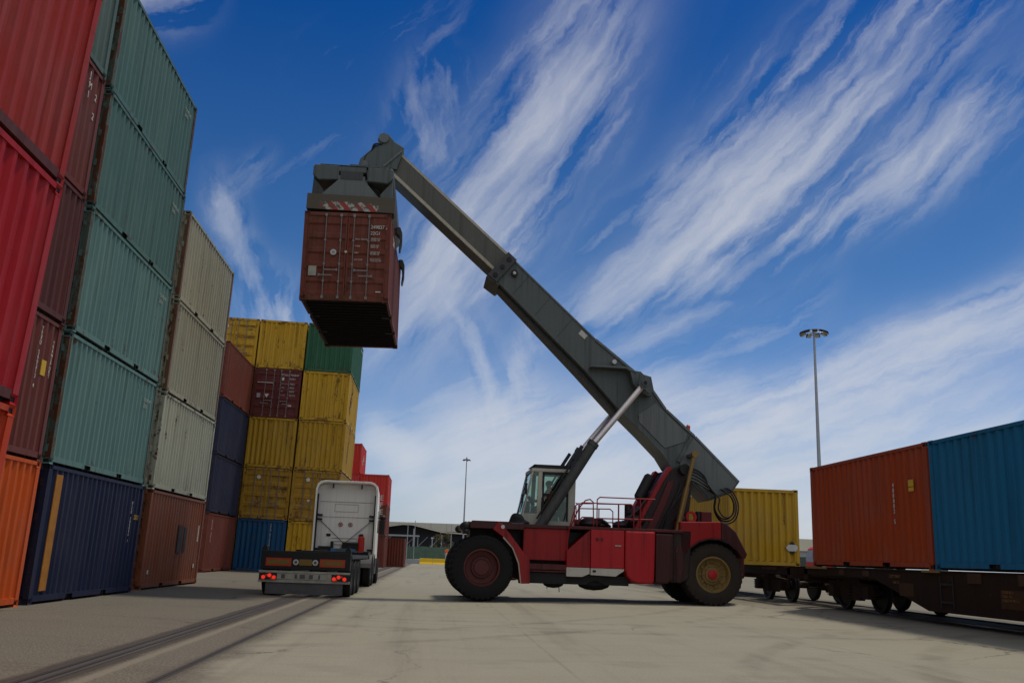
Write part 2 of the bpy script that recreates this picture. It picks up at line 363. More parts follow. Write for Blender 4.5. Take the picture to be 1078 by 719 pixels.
class MB:
    def __init__(s): s.v = []; s.f = []; s.fm = []; s.k = 0
    def add(s, vs, fs, M=None):
        o = len(s.v)
        s.v += [tuple(M @ Vector(v)) if M is not None else tuple(v) for v in vs]
        for f in fs: s.f.append(tuple(i+o for i in f)); s.fm.append(s.k)
        return s
    def mat(s, k): s.k = k; return s
    def box(s, x0, x1, y0, y1, z0, z1, M=None):
        vs = [(x, y, z) for x in (x0, x1) for y in (y0, y1) for z in (z0, z1)]
        return s.add(vs, [(0, 1, 3, 2), (4, 6, 7, 5), (0, 4, 5, 1), (2, 3, 7, 6), (0, 2, 6, 4), (1, 5, 7, 3)], M)
    def prism(s, pts, a, b, axis='y', M=None):
        """polygon in two axes extruded along the third"""
        n = len(pts)
        mk = {'y': lambda p, t: (p[0], t, p[1]), 'x': lambda p, t: (t, p[0], p[1]), 'z': lambda p, t: (p[0], p[1], t)}[axis]
        vs = [mk(p, a) for p in pts] + [mk(p, b) for p in pts]
        fs = [tuple(range(n)), tuple(range(2*n-1, n-1, -1))] + [(i, i+n, (i+1) % n+n, (i+1) % n) for i in range(n)]
        return s.add(vs, fs, M)
    def cyl(s, p, q, r, r2=None, n=16, caps=True):
        p, q = Vector(p), Vector(q); r2 = r if r2 is None else r2
        d = (q-p).normalized(); u = d.orthogonal().normalized(); w = d.cross(u)
        vs = []
        for c, rr in ((p, r), (q, r2)):
            for i in range(n):
                a = 2*math.pi*i/n; vs.append(c + (u*math.cos(a) + w*math.sin(a))*rr)
        fs = [(i, (i+1) % n, (i+1) % n+n, i+n) for i in range(n)]
        if caps: fs += [tuple(range(n-1, -1, -1)), tuple(range(n, 2*n))]
        return s.add(vs, fs)
    def hose(s, pts, r, n=8, k=6):
        P = [Vector(p) for p in pts]; P = [P[0]*2-P[1]]+P+[P[-1]*2-P[-2]]; out = []
        for i in range(1, len(P)-2):
            for j in range(k):
                t = j/k; a, b_, c, d = P[i-1], P[i], P[i+1], P[i+2]
                out.append(.5*((2*b_)+(c-a)*t+(2*a-5*b_+4*c-d)*t*t+(3*b_-a-3*c+d)*t**3))
        return s.tube(out+[P[-2]], r, n)
    def tube(s, pts, r, n=8):
        pts = [Vector(p) for p in pts]; rings = []; o = len(s.v); up_ = None
        for i, p in enumerate(pts):
            d = ((pts[min(i+1, len(pts)-1)]-p).normalized() + (p-pts[max(i-1, 0)]).normalized()).normalized()
            u = d.orthogonal().normalized() if up_ is None else (up_ - d*up_.dot(d)).normalized()
            up_ = u; w = d.cross(u)
            for k in range(n):
                a = 2*math.pi*k/n; s.v.append(tuple(p + (u*math.cos(a) + w*math.sin(a))*r))
        for i in range(len(pts)-1):
            for k in range(n):
                s.f.append((o+i*n+k, o+i*n+(k+1) % n, o+(i+1)*n+(k+1) % n, o+(i+1)*n+k)); s.fm.append(s.k)
        s.f.append(tuple(o+k for k in range(n-1, -1, -1))); s.fm.append(s.k)
        s.f.append(tuple(o+(len(pts)-1)*n+k for k in range(n))); s.fm.append(s.k)
        return s
    def lathe(s, prof, c, axis='y', n=40, M=None):
        """profile (r, t) revolved about an axis through c"""
        c = Vector(c); vs = []; k = len(prof)
        for i in range(n):
            a = 2*math.pi*i/n; ca, sa = math.cos(a), math.sin(a)
            for r, t in prof:
                vs.append(c + Vector({'y': (r*ca, t, r*sa), 'x': (t, r*ca, r*sa), 'z': (r*ca, r*sa, t)}[axis]))
        fs = [(i*k+j, i*k+j+1, ((i+1) % n)*k+j+1, ((i+1) % n)*k+j) for i in range(n) for j in range(k-1)]
        return s.add(vs, fs, M)
    def ball(s, c, rx, ry, rz, n=12):
        vs = []; fs = []; h = n//2
        for i in range(h+1):
            t = math.pi*i/h
            for j in range(n):
                a = 2*math.pi*j/n; vs.append((c[0]+rx*math.sin(t)*math.cos(a), c[1]+ry*math.sin(t)*math.sin(a), c[2]+rz*math.cos(t)))
        for i in range(h):
            for j in range(n): fs.append((i*n+j, i*n+(j+1) % n, (i+1)*n+(j+1) % n, (i+1)*n+j))
        return s.add(vs, fs)
    def mesh(s, name, mats, smooth=None, M=None):
        me = bpy.data.meshes.new(name)
        me.from_pydata([tuple(M @ Vector(v)) for v in s.v] if M is not None else s.v, [], s.f)
        if isinstance(mats, str): mats = [mats]
        for mm in mats: me.materials.append(MATS[mm])
        for p, k in zip(me.polygons, s.fm): p.material_index = min(k, len(mats)-1)
        bm = bmesh.new(); bm.from_mesh(me); bmesh.ops.remove_doubles(bm, verts=bm.verts, dist=1e-5)
        bmesh.ops.recalc_face_normals(bm, faces=bm.faces)
        if smooth:
            for f in bm.faces: f.smooth = True
            for e in bm.edges:
                e.smooth = len(e.link_faces) == 2 and e.calc_face_angle(0) < R(smooth)
        bm.to_mesh(me); bm.free()
        return me
    def build(s, name, mats, parent=None, smooth=None, bevel=0., M=None):
        if M is None and WARP is not None: M = WARP
        return link(name, s.mesh(name, mats, smooth, M), parent, bevel)


def link(name, me, parent=None, bevel=0.):
    o = bpy.data.objects.new(name, me); COL.objects.link(o)
    if parent is not None: o.parent = parent
    if bevel:
        b = o.modifiers.new('bevel', 'BEVEL'); b.width = bevel; b.segments = 2; b.limit_method = 'ANGLE'; b.angle_limit = R(40)
    return o


def tag(o, label=None, cat=None, group=None, kind=None):
    if label: o['label'] = label
    if cat: o['category'] = cat
    if group: o['group'] = group
    if kind: o['kind'] = kind
    return o


def empty(name, loc, rot=(0, 0, 0)):
    o = bpy.data.objects.new(name, None); COL.objects.link(o); o.location = loc; o.rotation_euler = rot; o.empty_display_size = .3
    return o


KIDS = {}


def copy_tree(o, parent=None):
    c = o.copy(); COL.objects.link(c)
    if parent is not None: c.parent = parent
    for ch in KIDS.get(o.name) or list(o.children): copy_tree(ch, c)
    return c


def walk(o):
    yield o
    for c in o.children: yield from walk(c)


def textmesh(txt, size, M, ext=.003, align='LEFT', spacing=1., line=1.):
    cu = bpy.data.curves.new('txt', 'FONT'); cu.body = txt; cu.size = size; cu.extrude = ext; cu.align_x = align
    cu.space_character = spacing; cu.space_line = line; cu.resolution_u = 3
    o = bpy.data.objects.new('txt', cu); COL.objects.link(o)
    dg = bpy.context.evaluated_depsgraph_get()
    me = bpy.data.meshes.new_from_object(o.evaluated_get(dg)); bpy.data.objects.remove(o); me.transform(M)
    return me


def texts(name, items, mat, parent):
    """several text runs as one lettering part; items: (text, size, matrix, align, spacing, line)"""
    for it in items:
        if not it[0]: continue
        me = textmesh(*it); me.name = name; me.materials.clear(); me.materials.append(MATS[mat])
        for p in me.polygons: p.material_index = 0
        o = link(name, me, parent)
    return o


def T(x, y, z): return Matrix.Translation((x, y, z))
FRONT = Matrix.Rotation(R(90), 4, 'X')                                  # text facing -Y
SIDE = Matrix.Rotation(R(90), 4, 'Z') @ Matrix.Rotation(R(90), 4, 'X')  # text facing +X
SIDEL = Matrix.Rotation(R(-90), 4, 'Z') @ Matrix.Rotation(R(90), 4, 'X')  # text facing -X

# ------------------------------------------------------------------ ground
UD, TILT = -3.9, .0191


def gz(x, y=0.):
    if x < UD: z = (UD-x)*TILT
    elif x < 4: z = .06*max(0, (x-.0))/4 if x > 0 else 0
    elif x < 8.2: z = .06 + (x-4)/4.2*.02
    elif x < 10.3: z = .08 + (x-8.2)/2.1*.14
    else: z = .22
    if x < -40: z = (UD+40)*TILT
    return z


mb = MB()
xs = [-2500, -900, -300, -120, -40, -20, -12, -8, -6, UD, -3, -2, -1, 0, 2, 4, 6, 8.2, 9, 9.7, 10.3, 11, 14, 20, 40, 120, 300, 900, 2500]
ys = [-400, -60, -20, 0, 5, 10, 15, 20, 25, 30, 35, 40, 50, 60, 80, 100, 122, 200, 400, 1000, 3000]
vs = [(x, y, gz(x)) for y in ys for x in xs]; nx = len(xs)
mb.add(vs, [(j*nx+i, j*nx+i+1, (j+1)*nx+i+1, (j+1)*nx+i) for j in range(len(ys)-1) for i in range(nx-1)])
tag(mb.build('ground', 'yard_surface', smooth=60), kind='structure')

# raised verge behind the yard where the fence stands
mb = MB(); mb.prism([(124, .0), (124.3, .42), (400, .85), (400, 0)], -160, 120, 'x')
tag(mb.build('verge', 'yard_surface'), kind='structure')
mb = MB(); mb.box(-60, 60, 123.7, 124.0, -.05, .52)
tag(mb.build('kerb', 'farwall'), kind='structure')


def rail_strip(x0, w_, label, heads):
    root = empty('embedded_rail', (x0, 20, 0)); tag(root, label, 'rail', 'rails set in the yard paving')
    b = MB(); L0, L1 = -30, 100
    b.box(-w_/2, w_/2, L0, L1, -.05, .006); o = b.build('groove', 'tar_band', root)
    b = MB()
    for h, hw in heads: b.box(h-hw, h+hw, L0, L1, -.05, .014)
    b.build('rail_head', 'railsteel', root)


mt, w_, b_ = newmat('tar_band'); (x_, y_, z_), r_ = objcoord(w_)
nn = w_.noise(w_.xyz(x_*3, y_*.4, 0.), 1.2, 6, .7)
w_.nt.links.new(w_.mix(nn, (.026, .021, .021), (.085, .074, .066)), b_.inputs['Base Color']); b_.inputs['Roughness'].default_value = .8; MATS['tar_band'] = mt
rail_strip(-3.50, .30, 'wide dark rail groove in the paving nearest the container stacks', [(-.075, .028), (.07, .022)])
rail_strip(-2.47, .08, 'narrow dark rail groove in the paving right of the wide one', [(0, .022)])

# ------------------------------------------------------------------ containers
CL, CW, CH = 6.058, 2.438, 2.585


def profile(a, b, period=.278, depth=.044):
    n = max(2, round((b-a)/period)); p = (b-a)/n; out = []
    for i in range(n):
        s = a+i*p
        out += [(s, 0), (s+p*.26, 0), (s+p*.5, -depth), (s+p*.76, -depth)]
    out.append((b, 0))
    return out


def corr_wall(pr, z0, z1, place):
    b = MB(); n = len(pr)
    vs = [place(s, d, z0) for s, d in pr] + [place(s, d, z1) for s, d in pr]
    b.add(vs, [(i, i+1, n+i+1, n+i) for i in range(n-1)])
    return b


def casting_mesh():
    bm = bmesh.new()
    bmesh.ops.create_cube(bm, size=1, matrix=Matrix.Diagonal((.162, .178, .118, 1)))
    fs = bm.faces[:]
    r = bmesh.ops.inset_individual(bm, faces=fs, thickness=.032)
    bm.faces.ensure_lookup_table()
    for f in fs:
        c = f.calc_center_median(); nrm = f.normal.copy(); f.material_index = 1
        for v in f.verts:
            v.co -= nrm*.03
            v.co = c + (v.co-c)*1
    me = bpy.data.meshes.new('corner_casting'); bm.to_mesh(me); bm.free()
    me.materials.append(MATS['c_hang']); me.materials.append(MATS['black'])
    return me


CAST = casting_mesh()
hw, hl = CW/2, CL/2
ME = {}
ME['side_wall'] = corr_wall(profile(-hl+.13, hl-.13), .15, CH-.07, lambda s, d, z: (hw-.012+d, s, z)).mesh('side_wall', 'c_hang')
ME['end_wall'] = corr_wall(profile(-hw+.10, hw-.10, .25, .058), .14, CH-.09, lambda s, d, z: (s, hl-.02+d, z)).mesh('end_wall', 'c_hang')
b = corr_wall(profile(-hl+.05, hl-.05, .3, .02), 0, 1, lambda s, d, z: ((z-.5)*(CW-.12), s, CH-.03+d)); ME['roof'] = b.mesh('roof', 'c_hang')
b = MB(); b.box(-hw+.06, hw-.06, -hl+.06, hl-.06, .135, .155)
for i in range(18):
    y = -hl+.25+i*(CL-.5)/17; b.box(-hw+.06, hw-.06, y-.022, y+.022, .02, .135)
b.box(-hw+.08, -hw+.14, -hl+.06, hl-.06, .03, .132)
ME['floor'] = b.mesh('floor', 'under')
b = MB(); b.box(hw-.062, hw-.002, -hl+.17, hl-.17, CH-.075, CH-.008); ME['top_rail'] = b.mesh('top_rail', 'c_hang')
b = MB(); z0, z1 = .012, .158; PK = [(-1.20, -.84), (.84, 1.20)]
segs = [(-hl+.17, -1.20), (-.84, .84), (1.20, hl-.17)]
for a, c in segs:
    b.box(hw-.020, hw-.005, a, c, .052, z1); b.box(hw-.075, hw-.020, a, c, .052, .064); b.box(hw-.075, hw-.020, a, c, z1-.012, z1)
for a, c in PK: b.box(hw-.020, hw-.005, a, c, z1-.022, z1)
ME['bottom_rail'] = b.mesh('bottom_rail', 'c_hang')
b = MB(); a, c = PK[1]; b.box(hw-.30, hw-.08, a-.01, c+.01, .053, z1-.024)
ME['fork_pocket'] = b.mesh('fork_pocket', 'black')
b = MB(); b.prism([(hw-.11, hl-.005), (hw-.004, hl-.005), (hw-.004, hl-.145), (hw-.05, hl-.145), (hw-.05, hl-.06), (hw-.11, hl-.06)], .11, CH-.11, 'z')
ME['corner_post'] = b.mesh('corner_post', 'c_hang')
b = MB(); b.box(-hw+.15, hw-.15, hl-.09, hl-.006, CH-.115, CH-.012); ME['header'] = b.mesh('header', 'c_hang')
b = MB(); b.box(-hw+.15, hw-.15, hl-.09, hl-.006, .012, .14); ME['sill'] = b.mesh('sill', 'c_hang')


def door_mesh(ribs, name):
    b = MB(); zz = [(.15, 0)]
    lo, hi = .24, CH-.22; n = ribs; p = (hi-lo)/n
    pro = [(.15, 0)]
    for i in range(n):
        a = lo+i*p
        pro += [(a, 0), (a+.05, .036), (a+p*.62, .036), (a+p*.62+.05, 0)]
    pro.append((CH-.12, 0))
    x0, x1 = .05, hw-.15; vs = []
    for x in (x0, x1):
        for z, d in pro: vs.append((x, -hl+.03+d, z))
    k = len(pro); b.add(vs, [(i, i+1, k+i+1, k+i) for i in range(k-1)])
    for xa, xb in ((.008, x0), (x1, hw-.115)): b.box(xa, xb, -hl+.018, -hl+.07, .145, CH-.118)
    return b.mesh(name, 'c_hang')


ME['door5'] = door_mesh(5, 'door'); ME['door4'] = door_mesh(4, 'door_panelled')


def rod_mesh(x):
    b = MB(); y = -hl-.004
    b.cyl((x, y, .08), (x, y, CH-.07), .017, n=8)
    for z in (.09, CH-.10): b.box(x-.035, x+.035, y-.03, y+.03, z-.045, z+.045)
    for z in (.55, 1.05, 1.75): b.box(x-.028, x+.028, y-.016, y+.03, z-.03, z+.03)
    return b.mesh('lock_rod', 'rod', 50)


ME['rod_in'] = rod_mesh(.18); ME['rod_out'] = rod_mesh(.60)
b = MB(); b.box(.24, .60, -hl-.035, -hl-.018, .86, .895); b.box(.22, .27, -hl-.03, -hl+.02, .84, .92); ME['handle_a'] = b.mesh('handle', 'rod')
b = MB(); b.box(.36, .74, -hl-.035, -hl-.018, .70, .735); b.box(.70, .75, -hl-.03, -hl+.02, .68, .76); ME['handle_b'] = b.mesh('handle', 'rod')
b = MB(); b.box(hw-.135, hw-.07, -hl-.004, -hl+.03, -.07, .07); ME['hinge'] = b.mesh('hinge', 'c_hang')
OBJM = {}


def part(name, key, parent, mirror=(1, 1)):
    """a part whose paint is set per object; mirrored by scale for the other side"""
    me = ME[key]
    if mirror != (1, 1):
        k2 = (key,)+mirror
        if k2 not in ME:
            m2 = me.copy(); m2.transform(Matrix.Diagonal((mirror[0], mirror[1], 1, 1)))
            if mirror[0]*mirror[1] < 0: m2.flip_normals()
            ME[k2] = m2
        me = ME[k2]
    return link(name, me, parent)


def make_container(doors=5, extra=None):
    root = empty('shipping_container', (0, 0, -500))
    for mx in (1, -1):
        part('side_wall', 'side_wall', root, (mx, 1)); part('top_rail', 'top_rail', root, (mx, 1))
        br = part('bottom_rail', 'bottom_rail', root, (mx, 1)); [part('fork_pocket', 'fork_pocket', br, (mx, q)) for q in (1, -1)]
        d = part('door', 'door%d' % doors, root, (mx, 1))
        part('lock_rod', 'rod_in', d, (mx, 1)); part('lock_rod', 'rod_out', d, (mx, 1))
        part('handle', 'handle_a', d, (mx, 1)); part('handle', 'handle_b', d, (mx, 1)); 
        for z in (.3, .95, 1.6, 2.25): part('hinge', 'hinge', d, (mx, 1)).location.z = z
        for my in (1, -1):
            part('corner_post', 'corner_post', root, (mx, my))
            for z in (.059, CH-.059):
                o = link('corner_casting', CAST, root); o.location = (mx*(hw-.081), my*(hl-.089), z)
    part('end_wall', 'end_wall', root); part('roof', 'roof', root); part('floor', 'floor', root)
    for my in (1, -1): part('header', 'header', root, (1, my)); part('sill', 'sill', root, (1, my))
    for o in walk(root):
        if o.type == 'MESH' and o.name.split('.')[0] not in ('floor', 'lock_rod', 'handle', 'fork_pocket'):
            o.material_slots[0].link = 'OBJECT'
    return root


PROTO5 = make_container(5); PROTO4 = make_container(4)
used = set()


def container(mat, label, group, base, rz=0., tilt=0., doors=5, cat='container', lift=None):
    proto = PROTO4 if doors == 4 else PROTO5
    o = copy_tree(proto)
    for p in walk(o):
        if p.type == 'MESH' and p.material_slots[0].link == 'OBJECT': p.material_slots[0].material = MATS[mat]
    o.location = base; o.rotation_euler = (0, tilt*math.cos(rz), rz)
    if abs(math.sin(rz)) > .5: o.rotation_euler = (0, 0, rz)
    tag(o, label, cat, group)
    return o


def tilted(x, y, z, t=TILT, ud=UD):
    return Vector((ud+(x-ud)*math.cos(t)+z*math.sin(t), y, -(x-ud)*math.sin(t)+z*math.cos(t)))


def child(o, kind, n=0):
    c = [p for p in o.children if p.name.split('.')[0] == kind]
    return c[n]


LV = 2.591
PI = math.pi
GA = 'containers stacked along the left of the yard'


def stack(xr, y0, items, group, t=TILT, ud=UD, zadd=0., pitch=LV):
    """items from the ground up: (material, label, rz, doors)"""
    out = []
    for k, it in enumerate(items):
        mat, label = it[0], it[1]; rz = it[2] if len(it) > 2 else 0.; dn = it[3] if len(it) > 3 else 5
        j = random.uniform(-.018, .018) if k else 0.
        o = container(mat, label, group, tilted(xr-CW/2+j, y0+CL/2+random.uniform(-.02, .02), k*pitch+zadd, t, ud), rz + random.uniform(-.0025, .0025), t, dn)
        out.append(o)
    return out


near = stack(-4.80, 4.63, [
    ('c_vermilion', 'orange-red container at the bottom of the near left stack, mostly out of frame'),
    ('c_crimson', 'crimson container in the near left stack, under the dull red one'),
    ('c_red', 'dull red container with broad ribs at the top left, on the crimson one')], GA, t=.057, ud=-3.9, zadd=.03)
brown = stack(-7.31, 12.02, [
    ('c_orange', 'bright orange container on the ground at the far left beside the navy one'),
    ('c_brown', 'brown container with a yellow sticker, directly on the bright orange one'),
    ('c_darkbrown', 'dark brown container with small writing, third up between red and teal stacks', PI),
    ('c_brown', 'red-brown container marked with white digits, fourth up beneath the green-grey one'),
    ('c_tealgrey', 'grey-green container on top of the red-brown ones, cut by the top edge')], GA)
teal = stack(-7.296, 18.43, [
    ('c_navy', 'navy blue container with an orange vertical band on the ground'),
    ('c_teal', 'teal container resting directly on the navy one, stained along its foot'),
    ('c_teal', 'teal container second from the bottom of the four teal ones'),
    ('c_tealdark', 'dark teal container second from the top of the tall teal stack'),
    ('c_tealdark', 'topmost dark teal container of the tall teal stack against the sky')], GA)
tan = stack(-7.40, 25.52, [
    ('c_rustorange', 'rusty orange container on the ground between navy and dark red ones'),
    ('c_pale', 'pale greenish white container resting on the rusty orange one'),
    ('c_tan', 'dull tan container with whitish patches, under the topmost cream one'),
    ('c_cream', 'cream container with rusty posts on top of the pale stack')], GA)
third = stack(-9.85, 42.85, [
    ('c_redbrown', 'dark red container on the ground beside the blue end wall'),
    ('c_slate', 'slate blue container resting on the dark red ground container'),
    ('c_slate', 'slate blue container just under the plain red-brown one'),
    ('c_redbrown', 'plain red-brown container on top of two slate blue ones')], GA)
GT = 'containers stacked in the yellow tower'
Yt = 49.0
tl = stack(-9.89, Yt, [
    ('c_mustard', 'container hidden at the foot of the tower behind the slate blue stack', PI),
    ('c_mustard', 'container of the tower hidden behind the slate blue stack', PI),
    ('c_mustard', 'container of the tower hidden behind the slate blue stack', PI),
    ('c_mustard', 'container of the tower hidden behind the red-brown container', PI),
    ('c_yellow', 'yellow container with doors half hidden behind the red-brown top container', 0, 4)], GT)
tm = stack(-7.37, Yt, [
    ('c_blue', 'blue container with ribbed end on the ground under yellow doors', PI),
    ('c_ochre', 'ochre container with closed doors, on the blue one', 0, 4),
    ('c_mustard', 'ribbed mustard container under the maroon one with doors', PI),
    ('c_maroon', 'maroon container with white lettering on its doors amid yellow ones'),
    ('c_yellow', 'bright yellow ribbed container on top of the maroon one', PI)], GT)
trr = stack(-4.85, Yt, [
    ('c_yellow', 'yellow container on the ground, partly hidden behind the white truck cab', PI),
    ('c_ochre', 'ochre container with doors just above the white truck cab', 0, 4),
    ('c_mustard', 'mustard container with dark side letters, third up at the tower corner', PI),
    ('c_yellow', 'bright yellow container with dark letters directly under the green one', PI),
    ('c_green', 'green container on the top right corner of the yellow tower', PI)], GT)
GB = 'red containers behind the truck'
rb = stack(-6.32, 81.5, [
    ('c_brown', 'brown container at the foot of the red stack, hidden by the truck', PI),
    ('c_redbrown', 'container in the middle of the red stack, hidden by the tower', PI),
    ('c_brightred', 'red container below the small highest red one behind the tower', PI),
    ('c_brightred', 'red container highest of its kind, peeping out right of the tower', PI)], GB, 0.)
rr = stack(-3.85, 81.5, [
    ('c_brown', 'brown container on the ground hidden behind the truck cab', PI),
    ('c_redbrown', 'red-brown container just behind the mirror of the white truck', PI),
    ('c_brightred', 'red container with large white letters beside the truck cab roof', PI)], GB, 0.)
gb = container('c_redbrown', 'lone brown-red container on the ground right of the truck', None, (-3.55, 91, gz(-3.5)), PI)

# the lifted container
hang = container('c_hang', 'brown container hanging from the lifting machine high above the truck', None, (-2.731+.02, 25.22+CL/2, 7.97), -.01, -.02)

# train load
GR = 'containers riding on the wagons'
SX = 10.1+CW/2
t_or = container('c_trainorange', 'dark orange container on the wagon between yellow and blue ones', GR, (SX, 18.51+CL/2, 1.262), 0)
t_bl = container('c_trainblue', 'bright blue container on the wagon at the right edge', GR, (SX, 18.43-CL/2, 1.262), PI)
t_ye = container('c_cleanyellow', 'yellow container on the far wagon with a black and white diamond', GR, (10.16+CW/2, 31.75+CL/2, 1.245), PI)
for p in (PROTO5, PROTO4):
    for o in list(walk(p)): bpy.data.objects.remove(o)


for o in near[1:]:
    for p in o.children:
        if p.name.split('.')[0] in ('bottom_rail', 'sill'): p.material_slots[0].material = MATS['c_darkbrown']


# --- markings on the containers
def lab(parent, kind, n, name, items, mat='white_ink'):
    return texts(name, items, mat, child(parent, kind, n))


yd = -hl+.012     # door face


def door_items(num, code, right=True):
    it = [(num, .17, T(.30, yd, 2.16) @ FRONT), (code, .15, T(.30 if len(num) > 8 else .45, yd, 1.98) @ FRONT)]
    for i, (a, c) in enumerate((('MAX GROSS', '30480 KG\n67200 LB'), ('TARE', '2230 KG\n4920 LB'), ('NET', '28250 KG\n62280 LB'), ('CU CAP', '33.2 CU M\n1172 CU FT'))):
        z = 1.78-i*.2
        it.append((a, .065, T(.22, yd, z) @ FRONT)); it.append((c, .065, T(.66, yd, z+.03) @ FRONT, .003, 'LEFT', 1., .8))
    return it


def door_of(o, sx):
    ds = [p for p in o.children if p.name.split('.')[0] == 'door']
    return ds[0] if sx > 0 else ds[1]


def fix(items):
    out = []
    for it in items: out.append(it if len(it) > 3 else it[:3])
    return out


def disc(name, x, z, r, mat, parent, y=yd, n=20, inner=None):
    b = MB(); b.cyl((x, y+.004, z), (x, y-.006, z), r, n=n)
    o = b.build(name, mat, parent)
    if inner: b = MB(); b.cyl((x, y-.006, z), (x, y-.010, z), r*.55, n=n); b.build(name, inner, parent)
    return o


d = door_of(hang, 1)
it = door_items('249837 2', '22G1'); it[0] = ('249837 2', .150, T(.64, yd, 2.13) @ FRONT, .003, 'LEFT', .85); it[1] = ('22G1', .14, T(.64, yd, 1.95) @ FRONT, .003, 'LEFT', .9)
texts('lettering', it, 'white_ink', d)
d2 = door_of(hang, -1)
disc('sticker', -.36, 1.40, .085, 'white_ink', d2, inner='farwall'); disc('sticker', -.015, 1.42, .035, 'white_ink', d2, y=-hl+.006)
b = MB(); b.box(-1.02, -.80, yd-.004, yd+.006, .70, .98); b.build('data_plate', 'bumper_pale', d2)
b = MB(); b.box(.86, 1.0, yd-.004, yd+.006, .27, .30); b.build('sticker', 'white_ink', d)
sw = child(hang, 'side_wall', 0)
texts('lettering', [('TRIU 249837 2\n22G1', .16, T(hw+.004, -1.9, 2.2) @ SIDE)], 'white_ink', sw)

d = door_of(tm[3], 1)
texts('lettering', [('TOLU 749347 5', .155, T(.18, yd, 2.22) @ FRONT), ('22G1', .14, T(.62, yd, 2.03) @ FRONT)] + [x for x in door_items('', '')[2:]], 'white_ink', d)
b = MB(); b.box(.24, .34, yd-.004, yd+.006, 1.98, 2.14); b.box(.66, .84, yd-.004, yd+.006, .62, .70); b.build('sticker', 'white_ink', d)
d = door_of(tm[3], -1)
b = MB(); b.box(-1.03, -.2, yd-.006, yd+.006, 1.80, 1.835); b.prism([(-.58, 1.22), (-.36, 1.22), (-.47, 1.02)], yd-.004, yd+.006, 'y'); b.build('emblem', 'white_ink', d)
b = MB(); b.box(-.98, -.80, yd-.004, yd+.006, 1.0, 1.24); b.build('data_plate', 'farwall', d)
for o in (tm[1], trr[1], tl[4]):
    d = door_of(o, 1)
    texts('lettering', [('MSCU 314582 0', .13, T(.24, yd, 2.12) @ FRONT), ('22G1', .12, T(.68, yd, 1.96) @ FRONT), ('MAX GROSS', .12, T(.14, yd, 1.52) @ FRONT), ('30480', .15, T(.68, yd, 1.52) @ FRONT),
                        ('TARE', .12, T(.14, yd, 1.02) @ FRONT), ('2210 KG', .13, T(.60, yd, 1.02) @ FRONT), ('CU CAP', .1, T(.14, yd, .56) @ FRONT), ('33.2', .1, T(.70, yd, .56) @ FRONT)], 'black_ink', d)
    d = door_of(o, -1)
    disc('sticker', -.42, 2.10, .10, 'white_ink', d)
    for xx in (.46, .95):
        pass
b = MB(); b.prism([(-.40, 1.10), (-.22, 1.10), (-.31, .95)], yd-.004, yd+.006, 'y'); b.build('sticker', 'white_ink', door_of(trr[1], -1))


def vertical(s): return '\n'.join(s)


ye = hl+.004


def endtext(o, s, x, z, size, mat, line=.78):
    """stacked letters on the ribbed end, which faces the camera after the half turn"""
    M = Matrix.Rotation(PI, 4, 'Z') @ T(x, -ye, z) @ FRONT
    return texts('lettering', [(vertical(s), size, M, .003, 'CENTER', 1., line)], mat, child(o, 'end_wall'))


endtext(tm[4], 'MSCU2715306', .72, 2.22, .13, 'black_ink'); endtext(trr[3], 'MSCU2718446', .62, 2.26, .13, 'black_ink')
endtext(trr[2], 'MSCU 604312', .62, 2.26, .12, 'black_ink'); endtext(tm[2], 'MSCU 331907', .78, 2.2, .12, 'black_ink')
endtext(tm[0], 'TRLU 8210734', .46, 2.3, .12, 'white_ink'); endtext(t_ye, 'MSCU2712063', .70, 2.38, .125, 'black_ink')
endtext(trr[4], 'CAXU 22', .90, 2.2, .13, 'white_ink')
# black and white diamond on the yellow train container
ew = child(t_ye, 'end_wall')
b = MB(); MR = Matrix.Rotation(PI, 4, 'Z'); b.prism([(.72, .62), (.95, .39), (1.18, .62), (.95, .85)], -ye-.004, -ye, 'y', MR); b.build('hazard_placard', 'black', ew)
b = MB(); b.prism([(.735, .62), (.815, .51), (1.085, .51), (1.165, .62), (1.085, .73), (.815, .73)], -ye-.008, -ye-.0045, 'y', MR); b.build('hazard_placard', 'lampwhite', ew)
# side letters (the side that faces +X after the half turn)
def sidetext(o, s, y, z, size, mat, rot=0., turned=True, extra=Matrix.Identity(4)):
    M = T(hw+.003, y, z) @ SIDE @ Matrix.Rotation(R(rot), 4, 'Z')
    if turned: M = Matrix.Rotation(PI, 4, 'Z') @ M
    n = 1 if turned else 0
    return texts('lettering', [(s, size, M)], mat, child(o, 'side_wall', n))


sidetext(trr[3], 'MSC', -1.4, .55, .95, 'black_ink', 90 - 90 + 62); sidetext(trr[2], 'MSCU 604', -1.0, .6, .55, 'black_ink', 70)
sidetext(trr[4], 'CAXU 2201', 1.6, 2.2, .2, 'white_ink')
sidetext(rb[3], 'KLINE', -1.2, .75, .75, 'white_ink', 20)
M = MR @ T(.72, -ye, .40) @ FRONT @ Matrix.Rotation(R(0), 4, 'Z')
texts('lettering', [('E\nF\nE', .62, M, .003, 'CENTER', 1., .95)], 'white_ink', child(rr[2], 'end_wall'))
# left stacks
b = MB(); b.box(hw-.012, hw+.004, -hl+.40, -hl+.72, .24, CH-.16); b.build('orange_band', 'orange_ink', child(teal[0], 'side_wall', 0))
def sidevert(o, s, y, z, size, mat, line=.8, turned=False):
    M = T(hw+.003, y, z) @ SIDE
    if turned: M = MR @ M
    return texts('lettering', [(vertical(s), size, M, .003, 'CENTER', 1., line)], mat, child(o, 'side_wall', 1 if turned else 0))


